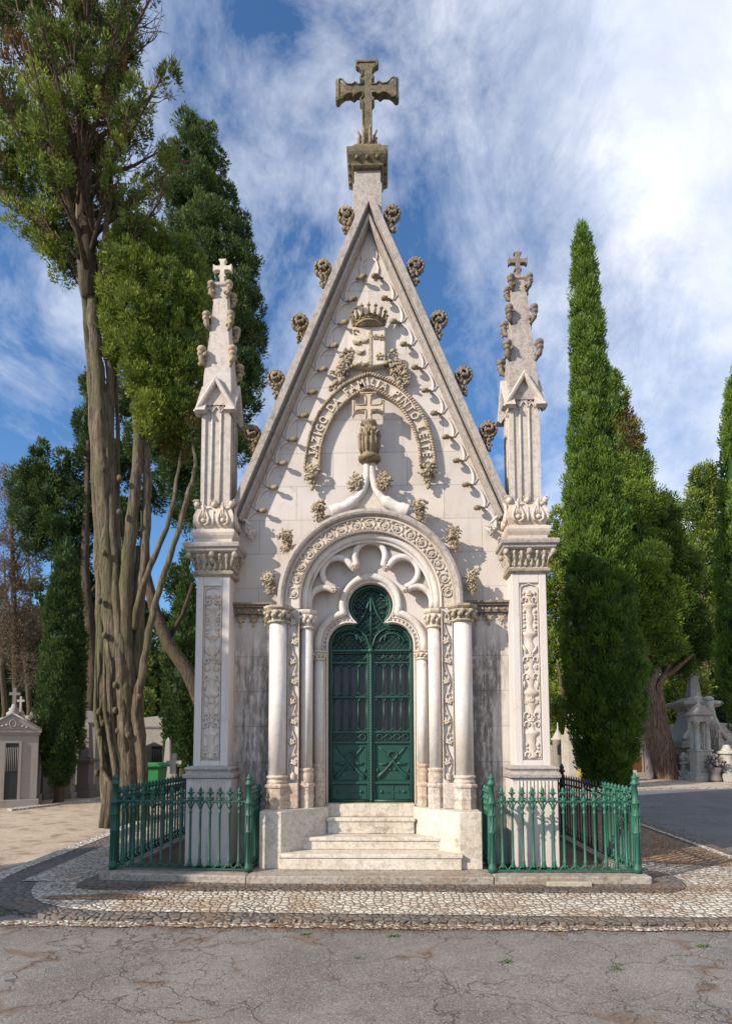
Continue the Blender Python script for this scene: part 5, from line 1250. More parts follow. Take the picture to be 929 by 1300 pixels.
def tufts(r,C,N,k,Ln,W,up=.8,outw=.6,jit=.5,spread=.5,tint=.5,tv=.35,brown=None,lscale=1.0,Rb=.10):
    """C sprig centres, N outward normals -> leaves bundled in balls of radius Rb"""
    n=len(C); q=r.normal(size=(n*k,3)); q/=np.linalg.norm(q,axis=1,keepdims=True); NN=np.repeat(N,k,0)
    flip=(q*NN).sum(1)<-.25; q[flip]*=-1
    rb=np.repeat(Rb*r.uniform(.65,1.35,n),k)[:,None]
    P=np.repeat(C,k,0)+q*rb*(r.random(n*k)**.5)[:,None]*np.array((1,1,1.25))
    D=q*outw*1.1+NN*outw*.5+np.array((0,0,up))+r.normal(size=(n*k,3))*jit*.6
    tt=np.repeat(np.clip(tint+r.normal(size=n)*tv*.55,0,1),k)+r.normal(size=n*k)*.10+q[:,2]*.08
    bb=np.zeros(n*k) if brown is None else np.repeat(brown,k)
    L_=Ln*r.uniform(.6,1.3,n*k)*lscale; return P,D,L_,W*r.uniform(.7,1.3,n*k),np.clip(tt,0,1),np.clip(bb,0,1)
def cat_(lst): return [np.concatenate(z) for z in zip(*lst)]
def columnar(label,base,H,z0,prof,seed,mat,n=1500,k=55,Ln=.09,W=.022,lean=(0,0),group=None,name='cypress_tree',lump=.13,Rb=.12,trunkr=.14,bare=.0,tint=.45,upf=1.0):
    """slender cypress: prof = [(t, radius)] from bottom (0) to tip (1)"""
    r=np.random.default_rng(seed); t_=thing(name,label,'tree',base,0,group); bx,by,bz=base
    ts=np.array([p[0] for p in prof]); rs=np.array([p[1] for p in prof])
    ph=r.uniform(0,6.28,12); fr=np.array([2,3,4,5,6,7,3,5,8,9,11,13])
    def lumpf(t,a): 
        s=0
        for i in range(12): s=s+np.sin(fr[i]*a+ph[i]+t*H*(1.3+.45*i)*(1 if i%2 else -1))/(1.2+.22*i)
        return s/3.0
    m=n*3; t=r.random(m); rad=np.interp(t,ts,rs); keep=r.random(m)<rad/rs.max()+.06; t=t[keep][:n]; rad=np.interp(t,ts,rs); a=r.uniform(0,2*PI,len(t))
    lf=lumpf(t,a); rr=(rad-Rb*.6)*(1+lump*lf)*r.uniform(.80,1.08,len(t))
    cx_=bx+lean[0]*t; cy_=by+lean[1]*t
    C=np.stack([cx_+rr*np.cos(a),cy_+rr*np.sin(a),bz+z0+t*(H-z0)],1); Nn=np.stack([np.cos(a),np.sin(a),0*a],1)
    tint_=np.clip(tint+.22*lf,0,1)
    P,D,L_,W_,T,B=tufts(r,C,Nn,k,Ln,W,up=.95*upf,outw=.5,jit=.38,tint=tint_,Rb=Rb)
    core=MB(); seg=18; nz=int(H*2.2)+4; v=[]
    for i in range(nz+1):
        tt=i/nz
        for j in range(seg):
            aa=2*PI*j/seg; r0=np.interp(tt,ts,rs)*(.66+lump*.9*float(lumpf(np.float64(tt),np.float64(aa)))); v.append((bx+lean[0]*tt+r0*math.cos(aa),by+lean[1]*tt+r0*math.sin(aa),bz+z0+.05+tt*(H-z0-.1)))
    f=[(i*seg+j,i*seg+(j+1)%seg,(i+1)*seg+(j+1)%seg,(i+1)*seg+j) for i in range(nz) for j in range(seg)]; f.append(tuple(range(seg))); core.add(v,f)
    leaves_mesh('crown',P,D,L_,W_,T,B,mat,t_,core,seed)
    mb=MB(); mb.tube([(bx,by,bz-.05),(bx+.02,by,bz+.1),(bx+.01,by,bz+z0*.6+.2),(bx+lean[0]*.2,by,bz+z0+H*.2)],[trunkr*1.5,trunkr*1.1,trunkr,trunkr*.7],10); mb.build('trunk',MS['barkd'],t_)
    return t_
def clump_tree(label,base,clumps,limbs,seed,mat,bmat,Ln=.15,W=.05,dens=170,k=8,group=None,name='tree',tint=.45,up=.5,trunk=None,core=.6,brownp=0,jit=.6,tuftsp=.6,Rb=.14):
    """clumps: (x,y,z,rx,ry,rz[,tint[,brown]]) world; limbs: list of (pts, radii)"""
    r=np.random.default_rng(seed); t_=thing(name,label,'tree',base,0,group); parts=[]; cm=MB()
    for c in clumps:
        x,y,z,rx,ry,rz=c[:6]; tb=c[6] if len(c)>6 else tint; br=c[7] if len(c)>7 else 0
        area=4*PI*((rx*ry)**1.6/3+(rx*rz)**1.6/3+(ry*rz)**1.6/3)**(1/1.6)
        n=max(10,int(area*dens)); q=r.normal(size=(n,3)); q/=np.linalg.norm(q,axis=1,keepdims=True)
        q=q[(q[:,2]>-.75)|(r.random(len(q))<.5)]; n=len(q)
        a=np.arctan2(q[:,1],q[:,0]); ph=r.uniform(0,6.28,6)
        lf=sum(np.sin((2+i)*a+ph[i]+q[:,2]*(4+i*1.5))/(1+.35*i) for i in range(6))/2.2
        C=np.array((x,y,z))+q*np.array((rx,ry,rz))*((.84+.19*lf)*r.uniform(.66,1.10,n))[:,None]
        bb=np.full(n,br)*(r.random(n)<.8) if br else np.where(r.random(n)<brownp,.8,0.)
        parts.append(tufts(r,C,q,k,Ln,W,up=up,outw=.8,jit=jit,Rb=Rb,tint=np.clip(tb+.18*lf,0,1),brown=bb))
        if core:
            V,F=SPH; V=V*np.array((rx,ry,rz))*core; V=V*(1+.12*np.sin(V[:,[0]]*5/rx+ph[0])+.12*np.sin(V[:,[2]]*5/rz+ph[1])); cm.add(V+np.array((x,y,z)),F)
    P,D,L_,W_,T,B=cat_(parts); leaves_mesh('crown',P,D,L_,W_,T,B,mat,t_,cm if core else None,seed)
    if limbs:
        for i,(grp) in enumerate(limbs):
            nm,ls=grp; mb=MB()
            for pts,rad in ls:
                mb.tube(pts,rad,9)
            mb.build(nm,bmat,t_)
    return t_
def wob(p0,p1,n,amp,seed,r0,r1,flare=0):
    r=random.Random(seed); p0=Vector(p0);p1=Vector(p1); pts=[];rad=[]
    a=[r.uniform(0,6.28) for _ in range(4)]
    for i in range(n+1):
        t=i/n; p=p0.lerp(p1,t); e=math.sin(PI*t)*.6+.4*t
        p=p+Vector((math.sin(t*5+a[0])-math.sin(a[0]),math.sin(t*4+a[1])-math.sin(a[1]),0))*amp*e
        pts.append(p); rad.append((r0+(r1-r0)*t)*(1+flare*max(0,1-t*6))*(1+.05*math.sin(t*17+a[2])))
    return pts,rad
def px_path(pts,Y):
    return [at(a,b,Y+(c if c else 0)) for a,b,c in pts]
GB=GZ-.07
# -- slender bright cypress right of the chapel
b=at(772,1030,6.6); H=at(738,288,6.6).z-GB
columnar('tall slender bright green cypress right of the chapel',(b.x,6.6,GB),H,.55,[(0,.36),(.05,.58),(.14,.76),(.30,.74),(.45,.62),(.60,.47),(.75,.36),(.88,.27),(.96,.19),(1,.06)],5,MS['cyp'],n=2300,k=62,Ln=.085,W=.022,lean=(at(738,288,6.6).x-b.x,0),lump=.19,Rb=.115,tint=.5,trunkr=.13)
b=at(952,1010,9.3)
columnar('tall cypress cut by the right edge of the photograph',(b.x+.2,9.3,GB),11.4,1.25,[(0,.3),(.08,.55),(.2,.72),(.4,.70),(.6,.55),(.8,.36),(.93,.2),(1,.06)],6,MS['cyp'],n=1000,k=60,Ln=.10,W=.028,Rb=.14,lean=(-.1,0),tint=.6)
# -- left small cypress in front of the tombs
b=gpt(74,1019); H=at(78,690,b.y).z-GB
columnar('narrow dark cypress standing in front of the tombs on the left',(b.x,b.y,GB),H+.2,.45,[(0,.16),(.06,.32),(.16,.50),(.35,.58),(.55,.52),(.75,.38),(.9,.22),(1,.04)],8,MS['cypd'],n=900,k=50,Ln=.09,W=.026,Rb=.12,lump=.25,tint=.28,trunkr=.11)
columnar('dark cypress behind the left pillar and railing',(at(232,1000,13.5).x,13.5,GB),at(228,712,13.5).z-GB,.7,[(0,.3),(.1,.6),(.3,.72),(.6,.6),(.85,.3),(1,.05)],9,MS['cypd'],n=700,k=45,Ln=.12,W=.036,Rb=.16,tint=.3)
# -- broad cypress with leaning reddish trunk
YB=17.6; 
def clumps_from(px_list,Y,depth=.8,tint=.5):
    o=[]
    for q in px_list:
        px,py,rx,rz=q[:4]; dy=q[4] if len(q)>4 else 0; p=at(px,py,Y+dy); s=(Y+dy-CY)/FPX
        o.append((p.x,p.y,p.z,rx*s,max(rx,rz)*s*depth,rz*s)+tuple(q[5:7] if len(q)>5 else (tint,)))
    return o
cl=clumps_from([(778,488,6,20,0,.4),(783,512,10,22,0,.35),(790,540,14,20,.2,.3,.9),(793,560,18,25,0,.2,.8),(800,600,26,34,0,.45),(812,640,30,34,-.6,.6),(835,655,26,34,.6,.35),(800,690,40,40,0,.6),(838,700,34,42,.4,.3),(860,730,28,44,.8,.2),(800,745,34,40,-.8,.75),(835,770,34,38,-.6,.7),(866,790,32,40,.6,.2),(880,820,26,36,.9,.2),(805,800,28,36,0,.7),(845,815,26,26,-.4,.65),(818,840,20,22,.2,.6),(795,860,16,20,.4,.5),(862,845,20,18,.5,.35),(822,715,26,26,-1.2,.8),(790,645,22,36,-.2,.6)],YB)
lm=[]
b0=at(846,990,YB); top=at(823,880,YB)
for i,(dx,ex,ey) in enumerate(((0,800,800),(.05,815,780),(-.12,830,760),(.12,850,790),(.2,868,800),(-.2,795,830),(.1,880,830),(0,838,740))):
    m_=at(820+6*math.sin(i*2.1),872,YB+.3*math.cos(i)); e=at(ex,ey,YB+.8*math.cos(i*1.7))
    pts=smoothp3=[b0+Vector((dx,.15*math.sin(i),0)),b0.lerp(m_,.45)+Vector((dx*1.2,0,0)),m_+Vector((dx*1.4,0,0)),m_.lerp(e,.5)+Vector(((e.x-m_.x)*.12,0,0)),e]
    lm.append((pts,[.30,.22,.15,.10,.04]))
clump_tree('broad cypress with reddish leaning trunk and a dead brown patch near its tip',(b0.x,YB,ZB),cl,[('trunk',[([b0+Vector((.05,0,-.1)),b0+Vector((0,0,.3)),at(835,930,YB),at(824,885,YB),at(820,860,YB)],[.62,.50,.40,.36,.22])]),('limb',lm)],31,MS['mid'],MS['barkr'],Ln=.13,W=.042,dens=17,k=44,Rb=.20,name='cypress_tree',up=.7)
# -- trees behind on the right
cl=clumps_from([(892,610,14,22,0,.4),(905,630,20,26,.5,.35),(884,650,20,26,0,.4),(900,690,26,34,0,.45),(885,730,22,34,0,.35),(910,760,30,40,.5,.4),(890,800,30,36,0,.35),(918,820,24,40,0,.4)],28)
x=at(900,940,28).x; clump_tree('loose pale green conifer behind the tombs near the right edge',(x,28,ZB),cl,[('trunk',[([Vector((x,28,ZB-.1)),Vector((x-.1,28,ZB+5)),Vector((x,28,ZB+11))],[.35,.25,.1])])],33,MS['bright'],MS['barkd'],Ln=.20,W=.075,dens=7,k=36,Rb=.32,tint=.3,core=.5,name='conifer_tree')
cl=clumps_from([(706,665,10,20,0,.7),(712,700,20,30,0,.7),(705,740,24,32,0,.6),(720,790,26,34,0,.65),(702,830,22,30,0,.5),(722,870,22,30,.3,.6),(704,900,18,26,0,.7),(730,930,16,22,0,.6),(690,770,16,36,.6,.5)],22)
x=at(724,940,22).x
clump_tree('yellow-green tree glimpsed between the right pillar and the slender cypress',(x,22,ZB),cl,[('trunk',[([Vector((x,20.5,ZB-.1)),Vector((x-.05,20.5,ZB+3)),Vector((x-.2,21,ZB+7)),Vector((x-.4,22,ZB+9))],[.24,.2,.14,.06]),([Vector((x-.1,20.7,ZB-.1)),Vector((x-.45,20.7,ZB+2)),Vector((x-.8,21,ZB+5))],[.16,.12,.06])])],34,MS['bright'],MS['barkd'],Ln=.17,W=.065,dens=9,k=34,Rb=.26,tint=.6,core=.4,name='broadleaf_tree')
# -- background wood, each tree its own thing
def bushy(label,px,pw,ptop,Y,seed,mat,tint,group='trees of the wood behind the tombs',pbot=960,br=0,core=.62,dens=26):
    r=random.Random(seed); L_=[]; n=max(6,int((pbot-ptop)*pw/2600))
    for k in range(n):
        py=ptop+(pbot-ptop)*(k+.5)/n; sp=pw*(.35+.65*min(1,(py-ptop)/(.35*(pbot-ptop))))
        for j in range(2): L_.append((px+r.uniform(-.6,.6)*sp,py+r.uniform(-8,8),sp*r.uniform(.35,.6),sp*r.uniform(.35,.6),r.uniform(-1,1),max(0,min(1,tint+r.uniform(-.2,.2))),br))
    cl=clumps_from(L_,Y); x=at(px,940,Y).x; zt=at(px,ptop,Y).z
    return clump_tree(label,(x,Y,ZB-.05),cl,[('trunk',[([Vector((x,Y,ZB-.2)),Vector((x+.1,Y,(zt)*.4)),Vector((x,Y,zt*.8))],[.28,.2,.08])])],seed,mat,MS['barkd'],Ln=.20,W=.085,dens=dens*.22,k=30,core=core,name='broadleaf_tree',group=None,Rb=.30)
bushy('leafy bright tree above the obelisk monument',868,34,826,25,41,MS['bright'],.7,pbot=950)
bushy('dark tree behind the leaning trunk at the right',838,30,845,30,42,MS['cypd'],.4)
bushy('dark green tree filling the gap behind the broken column',912,32,800,30,43,MS['cypd'],.4)
bushy('mid green tree behind the slender right cypress',770,46,770,32,44,MS['cyp'],.4)
bushy('green tree low behind the right pillar and turret tomb',705,34,850,33,45,MS['cyp'],.6)
bushy('dark tree behind the left railing and bin',205,36,770,27,46,MS['cypd'],.35)
bushy('bright tree low behind the thin leaning stem left of the pillar',178,26,820,24,47,MS['bright'],.45,pbot=930)
bushy('green tree low behind the white mausoleum',122,26,820,25,48,MS['bright'],.35,pbot=920)
bushy('dark wood tree at the left edge behind the pedimented tomb',8,40,740,30,49,MS['cypd'],.3)
bushy('dark wood tree behind the narrow left cypress',52,40,730,31,50,MS['cypd'],.3)
bushy('tall dark tree seen behind the big trunk',150,28,560,24,51,MS['cypd'],.35,pbot=900)
cl=clumps_from([(150,440,24,30,0,.3),(190,470,26,30,.3,.25),(160,510,28,34,0,.3),(215,520,24,30,.2,.25),(185,560,28,32,0,.3),(150,590,22,34,.3,.25),(228,590,22,34,0,.25),(190,625,22,26,.2,.25),(160,660,22,30,0,.3),(236,650,18,30,.3,.2),(150,730,20,34,0,.3),(175,780,18,30,.4,.3),(140,800,20,30,0,.25),(225,740,14,26,.5,.3)],13.5)
x=at(170,940,13.5).x
clump_tree('dense dark tree filling the gaps behind the two old stems',(x,13.5,GB),cl,[('trunk',[([Vector((x,13.5,GB-.1)),Vector((x,13.5,4)),Vector((x,13.5,8))],[.25,.2,.1])])],66,MS['cypd'],MS['barkd'],Ln=.12,W=.04,dens=17,k=40,Rb=.18,name='conifer_tree',core=.5)
bushy('dark green tree just left of the pillar\'s lower half',236,24,690,26,52,MS['cyp'],.35,pbot=960)
bushy('distant tree hidden low behind the chapel\'s left side',262,30,740,34,53,MS['cyp'],.3)
# distant mass of the wood
mb=MB(); r2=np.random.default_rng(9); Cs=[];Ns=[];n=9000
ang=r2.uniform(-1.1,1.05,n); dist=r2.uniform(40,47,n); zz=r2.random(n)**.8*(6.5+2.5*(ang<-.2)+1.6*np.sin(ang*9)+.9*np.sin(ang*23))
C=np.stack([dist*np.sin(ang),dist*np.cos(ang)-4,zz],1); Nn=np.stack([-np.sin(ang),-np.cos(ang),0*ang],1)
P,D,L_,W_,T,B=tufts(r2,C,Nn,12,.45,.2,up=.5,outw=.6,jit=.7,tint=.35,Rb=.6)
core=MB(); V=[];F=[];na=90
for i in range(na+1):
    a=-1.15+2.3*i/na; h=5.2+2.5*(a<-.2)+1.6*math.sin(a*9)+.9*math.sin(a*23); 
    for d_,z_ in ((46,-.3),(44.5,h*.5),(46,h)): V.append((d_*math.sin(a),d_*math.cos(a)-4,z_))
    if i<na: k=3*i; F+=[(k,k+3,k+4,k+1),(k+1,k+4,k+5,k+2)]
core.add(V,F); o=leaves_mesh('far_wood',P,D,L_,W_,T,B,MS['cypd'],None,core,3); tag(o,'far dark wood closing the view behind the cemetery','wood',kind='stuff')

# -- tall dark conifer behind the left pinnacle
YD=9.5
cl=clumps_from([(238,158,12,16,0,.5),(262,172,10,16,0,.4),(246,190,22,22,0,.4),(272,205,14,20,.2,.3),(222,205,16,24,0,.35),(250,232,30,24,-.3,.45),(280,250,20,22,.2,.35),(228,250,22,26,0,.3),(262,280,34,26,-.4,.5),(300,290,18,24,.3,.3),(235,290,24,26,.2,.3),(275,325,36,26,-.2,.4),(312,335,16,26,0,.35),(248,335,26,26,.4,.3),(290,370,34,28,-.3,.35),(318,385,15,24,.3,.3),(255,380,26,28,.5,.25),(295,415,32,28,-.2,.35),(325,430,12,22,.1,.3),(262,425,28,28,.4,.25),(300,460,30,28,0,.3),(322,480,14,22,.2,.3),(270,475,26,28,.5,.25),(300,510,30,26,.1,.25),(280,550,30,30,.3,.25),(305,560,22,28,.2,.25),(255,525,24,30,.6,.2),(240,575,22,30,.6,.25),(270,610,26,30,.6,.25),(225,600,22,34,.9,.2),(255,650,22,26,.9,.25),(205,560,20,34,1.1,.2),(195,520,22,34,1.2,.2),(185,480,20,30,1.2,.2)],YD)
x=at(285,1000,YD+2).x
clump_tree('tall dark conifer rising behind the left pinnacle',(x,YD+1.5,GB),cl,[('trunk',[([Vector((x,YD+1.5,GB-.1)),Vector((x-.1,YD+1.3,3)),at(278,600,YD+.8),at(268,400,YD),at(248,200,YD)],[.3,.26,.22,.15,.05])])],61,MS['cypd'],MS['barkd'],Ln=.105,W=.032,dens=26,k=46,Rb=.15,name='conifer_tree',up=.9,core=.6)
# leaning dark trunk behind the stems: a tree of its own
lt=thing('leaning_tree','dark bare trunk leaning right behind the thin stems and the left pillar','tree',(at(258,900,8).x,8,GB))
mb=MB(); mb.tube([at(275,1005,8.0),at(262,905,8.0),at(238,852,8.0),at(212,815,8.0),at(197,775,8.1),at(186,730,8.2),at(183,650,8.4)],[.24,.20,.17,.15,.14,.12,.08],10); mb.build('trunk',MS['barkd'],lt)
mb=MB()
for pts in ([(212,815),(232,780),(245,740)],): mb.tube([at(a,b_,8.2) for a,b_ in pts],[.07,.05,.035,.02][:len(pts)],6)
mb.build('branch',MS['barkd'],lt)
# -- dark conifer left
YE=12.5
cl=clumps_from([(52,575,10,14,0,.3),(48,600,22,22,0,.35),(30,620,18,24,0,.35),(62,625,24,26,0,.45),(85,590,9,20,.3,.6),(88,625,18,24,.4,.4),(40,655,28,24,0,.3),(75,665,28,26,0,.35),(50,690,24,18,.2,.2),(92,700,24,34,.3,.2),(110,650,18,40,.5,.25),(118,590,14,40,.7,.3),(112,540,12,34,.9,.35),(118,495,9,26,.9,.4),(105,750,20,30,.5,.2),(118,800,14,34,.7,.2)],YE)
x=at(112,1000,YE).x
clump_tree('dark spreading conifer left of the big trunk',(x,YE,GB),cl,[('trunk',[([Vector((x,YE,GB-.1)),at(118,850,YE),at(108,720,YE),at(112,560,YE)],[.22,.18,.14,.05])]),('branch',[([at(108,720,YE),at(80,690,YE),at(50,640,YE),at(48,590,YE)],[.1,.08,.05,.02]),([at(110,760,YE),at(140,720,YE),at(120,715,YE)],[.06,.05,.02])])],62,MS['cypd'],MS['barkd'],Ln=.11,W=.036,dens=20,k=44,Rb=.17,name='conifer_tree',up=.5,core=.55)
# -- sparse tree with dry reddish foliage at far left
YF=15.5
cl=clumps_from([(10,610,10,14,0,.4,.9),(25,640,14,16,0,.4,.9),(45,700,10,16,.3,.3,.9),(8,730,14,20,0,.3,.9),(28,800,18,22,.3,.3,.9),(5,790,14,22,.3,.3,.9),(8,640,12,16,0,.4,.9),(22,680,18,20,0,.4,.9),(5,700,16,20,0,.4,.9),(34,730,18,22,.3,.3,.9),(15,760,22,24,0,.3,.8),(40,790,16,22,.4,.3,.9),(10,820,20,24,0,.3,.7),(35,850,18,20,0,.3,.6)],YF)
x=at(18,1000,YF).x; lm=[]; r2=random.Random(5)
for k in range(26):
    py=870-k*10; a=at(20+r2.uniform(-4,4),py,YF); lm.append(([a,a+Vector((r2.uniform(-.5,.5),r2.uniform(-.3,.3),.5)),a+Vector((r2.uniform(-.9,.9),r2.uniform(-.5,.5),1.1))],[.03,.02,.008]))
clump_tree('thin half bare tree with reddish dry foliage at the far left',(x,YF,GB),cl,[('trunk',[([Vector((x,YF,GB-.1)),at(22,880,YF),at(18,760,YF),at(14,630,YF)],[.18,.15,.10,.04])]),('branch',lm)],63,MS['brownf'],MS['barkd'],Ln=.10,W=.03,dens=40,k=14,name='broadleaf_tree',core=0,Rb=.25)
for i,(px,Y) in enumerate(((2,19),(33,21),(62,24))):
    mb=MB(); b=at(px,1000,Y); mb.tube([Vector((b.x,Y,GB-.1)),at(px+5,900,Y),at(px-2,820,Y),at(px+6,760,Y),at(px+3,700,Y)],[.16,.12,.09,.05,.02],8)
    tt=thing('bare_tree',['straight dark bare trunk at the extreme left edge of the wood','dark bare trunk rising behind the pediment cross','slim dark trunk behind the narrow left cypress'][i],'tree',(b.x,Y,GB)); mb.build('trunk',MS['barkd'],tt)

# -- the two old trees in front left --------------------------------------------------
YT=4.9
TB=gpt(158,1048)
r2=random.Random(77)
def stem(px_pts,rads,Yo=0,seg=10,name=None):
    P=[at(a,b_,YT+Yo+(c if c else 0)) for a,b_,c in px_pts]; P=[Vector(p) for p in P]
    out_=[];rr=[]
    for i in range(len(P)-1):
        a=P[max(i-1,0)];b=P[i];c=P[i+1];d=P[min(i+2,len(P)-1)]
        for k in range(5):
            t=k/5; out_.append(.5*((2*b)+(c-a)*t+(2*a-5*b+4*c-d)*t*t+(-a+3*b-3*c+d)*t**3)); rr.append(rads[i]+(rads[i+1]-rads[i])*t)
    out_.append(P[-1]); rr.append(rads[-1]); return out_,rr
big=thing('old_cypress','huge old cypress with gnarled greenish trunk and half bare crown reaching above the picture','tree',(TB.x-.15,YT,GB))
mb=MB()
main=[stem([(150,1050,0),(150,950,0),(146,850,0),(140,760,0),(133,650,0),(128,560,0),(125,480,0),(120,420,0),(116,360,0),(112,280,0)],[.33,.27,.25,.25,.23,.21,.19,.18,.16,.13]),
 stem([(166,1050,-.1),(162,950,-.1),(156,850,-.05),(150,760,0),(145,660,.1),(140,560,.1),(140,480,.1),(135,420,.1),(128,360,0),(140,250,0)],[.30,.24,.21,.18,.15,.13,.12,.11,.10,.07]),
 stem([(140,1050,.1),(136,950,0),(130,850,.05),(128,760,.1),(124,650,.1),(119,540,.1),(115,460,.1),(108,380,0),(100,300,0),(105,150,0)],[.24,.19,.16,.15,.14,.13,.12,.11,.10,.06]),
 stem([(160,1050,-.2),(158,960,-.18),(155,880,-.15),(150,800,-.1),(145,700,-.05),(138,600,0),(133,500,0)],[.20,.15,.13,.12,.10,.09,.06])]
for k in range(12):
    a=k*.55; dx=math.cos(a)*.25; dy=math.sin(a)*.24; z1=r2.uniform(1.2,5)
    p=[TB+Vector((dx*1.1-.12,dy,-.1)),TB+Vector((dx*.9-.12,dy*.9,.8)),TB+Vector((dx*.85-.2-.05*z1,dy*.85,z1*.6)),TB+Vector((dx*.7-.24-.06*z1,dy*.7,z1))]
    main.append((p,[.13,.09,.07,.005]))
for pts,rad in main:
    pts=[p+Vector((math.sin(i*1.7)*.012,math.cos(i*1.3)*.012,0)) for i,p in enumerate(pts)]
    mb.tube(pts,[q*.66*(1+.10*math.sin(i*2.3)) for i,q in enumerate(rad)],11)
for k in range(16):
    a=at(r2.uniform(122,178),r2.uniform(560,1000),YT-.22); mb.ell(a,(.05,.06,.07),lo=True)
mb.build('trunk',MS['bark'],big)
# crown limbs: ascending broom
cl=[]; limbs=[]; twigs=[]
axis=[at(116,380,YT),at(110,280,YT),at(106,180,YT),at(102,80,YT),at(100,-40,YT),at(100,-160,YT)]
def axp(t): i=min(int(t*5),4); return axis[i].lerp(axis[i+1],t*5-i)
mbl=MB(); mbt=MB(); mbl.tube(axis,[.17,.15,.13,.10,.07,.03],9)
rb=random.Random(123)
def add_clump(p,s,tb,br=0,zs=1.2): cl.append((p.x,p.y,p.z,s,s,s*zs,tb,br))
def twigset(p,d,n,l):
    for _ in range(n):
        q=(d+Vector((rb.uniform(-.8,.8),rb.uniform(-.8,.8),rb.uniform(-.2,.7)))).normalized()*l*rb.uniform(.5,1.1)
        m_=p+q*.5+Vector((0,0,-.04)); e=p+q+Vector((0,0,.12*l)); mbt.tube([p,m_,e],[.013,.009,.004],4)
        for __ in range(3):
            s=m_.lerp(e,rb.random()); mbt.tube([s,s+(q*.3+Vector((rb.uniform(-.2,.2),rb.uniform(-.2,.2),rb.uniform(-.05,.25))))*.8],[.007,.003],3)
for k in range(58):
    t=(k+.5)/58; t=t*1.02; p0=axp(min(t,.99)); a=k*2.399+rb.uniform(-.3,.3); ln_=(2.7-1.0*t)*rb.uniform(.7,1.15)
    if math.cos(a)>0: ln_*=.82
    out_=Vector((math.cos(a),math.sin(a)*.9,0)); tilt=rb.uniform(.75,1.25)
    P=[p0,p0+out_*ln_*.25+Vector((0,0,ln_*.28*tilt)),p0+out_*ln_*.6+Vector((0,0,ln_*.62*tilt)),p0+out_*ln_*.95+Vector((0,0,ln_*1.05*tilt))]
    mbl.tube(P,[.06*(1.2-t),.045,.03,.012],6)
    for j in range(7):
        f=.25+.75*j/6; i_=min(int(f*3),2); q=P[i_].lerp(P[i_+1],f*3-i_); d=(P[i_+1]-P[i_]).normalized()
        twigset(q,d,3,.62*(1.1-.3*f))
    # foliage: thick on the left and low, thin on the upper right
    left=-math.cos(a); dens_=.72+.25*left-.2*t
    for j in range(4):
        if rb.random()<dens_:
            f=.45+.18*j; f=min(f,1); i_=min(int(f*3),2); q=P[i_].lerp(P[i_+1],f*3-i_)+Vector((rb.uniform(-.25,.25),rb.uniform(-.25,.25),rb.uniform(-.1,.3)))
            br=.85 if rb.random()<.08 else 0
            add_clump(q,rb.uniform(.16,.36),rb.uniform(.35,.9) if rb.random()<.6 else .3,br)
cl+=clumps_from([(20,160,30,30,0,.4),(10,200,26,30,-.3,.5),(35,215,30,26,.2,.3),(15,245,24,22,.3,.35),(55,240,28,26,0,.3),(50,275,22,20,0,.5),(75,290,26,24,.2,.3),(62,310,18,16,0,.6),(92,315,24,22,.1,.25),(85,250,22,24,.3,.3),(100,345,20,22,.3,.3),(120,330,16,30,.4,.25),(75,60,16,22,0,.7),(68,90,16,14,0,.6),(55,45,14,16,.2,.5),(60,130,20,20,0,.65),(85,150,20,20,.3,.6),(40,110,14,16,.4,.4),(10,20,16,20,0,.3),(35,10,18,16,.3,.4),(110,20,26,24,.6,.3),(145,30,24,22,.3,.3),(165,60,20,22,.2,.3),(150,90,22,20,.4,.35),(125,70,20,24,.6,.3),(165,120,20,24,.3,.3),(140,150,22,22,.2,.4),(120,130,18,22,.6,.25),(155,180,16,18,.4,.3),(125,200,20,22,.6,.2),(95,190,20,24,.5,.2),(110,250,22,26,.5,.2),(140,240,16,20,.6,.2,.5),(80,200,14,20,-.1,.4,.8),(100,110,16,26,.5,.3,.5)],YT,tint=.4)
r=np.random.default_rng(71); parts=[]; cm=MB()
for c in cl:
    x,y,z,rx,ry,rz=c[:6]; tb=c[6] if len(c)>6 else .4; br=c[7] if len(c)>7 else 0
    n=int(12+125*rx*rz*1.6); q=r.normal(size=(n,3)); q/=np.linalg.norm(q,axis=1,keepdims=True); ph=r.uniform(0,6.28,4)
    lf=sum(np.sin((2+i)*np.arctan2(q[:,1],q[:,0])+ph[i]+q[:,2]*4) for i in range(4))/3
    C=np.array((x,y,z))+q*np.array((rx,ry,rz))*(r.uniform(.35,1.08,n)*(1+.2*lf))[:,None]
    parts.append(tufts(r,C,q,34,.085,.024,up=.7,outw=.5,jit=.5,Rb=.095,tint=np.clip(tb+.15*lf,0,1),brown=np.full(n,br)))
P,D,L_,W_,T,B=cat_(parts); leaves_mesh('crown',P,D,L_,W_,T,B,MS['bright'],big,None,3)
mbl.build('limbs',MS['barkd'],big); mbt.build('twigs',MS['barkr'],big,fix=False)
print('old crown leaves',len(P))
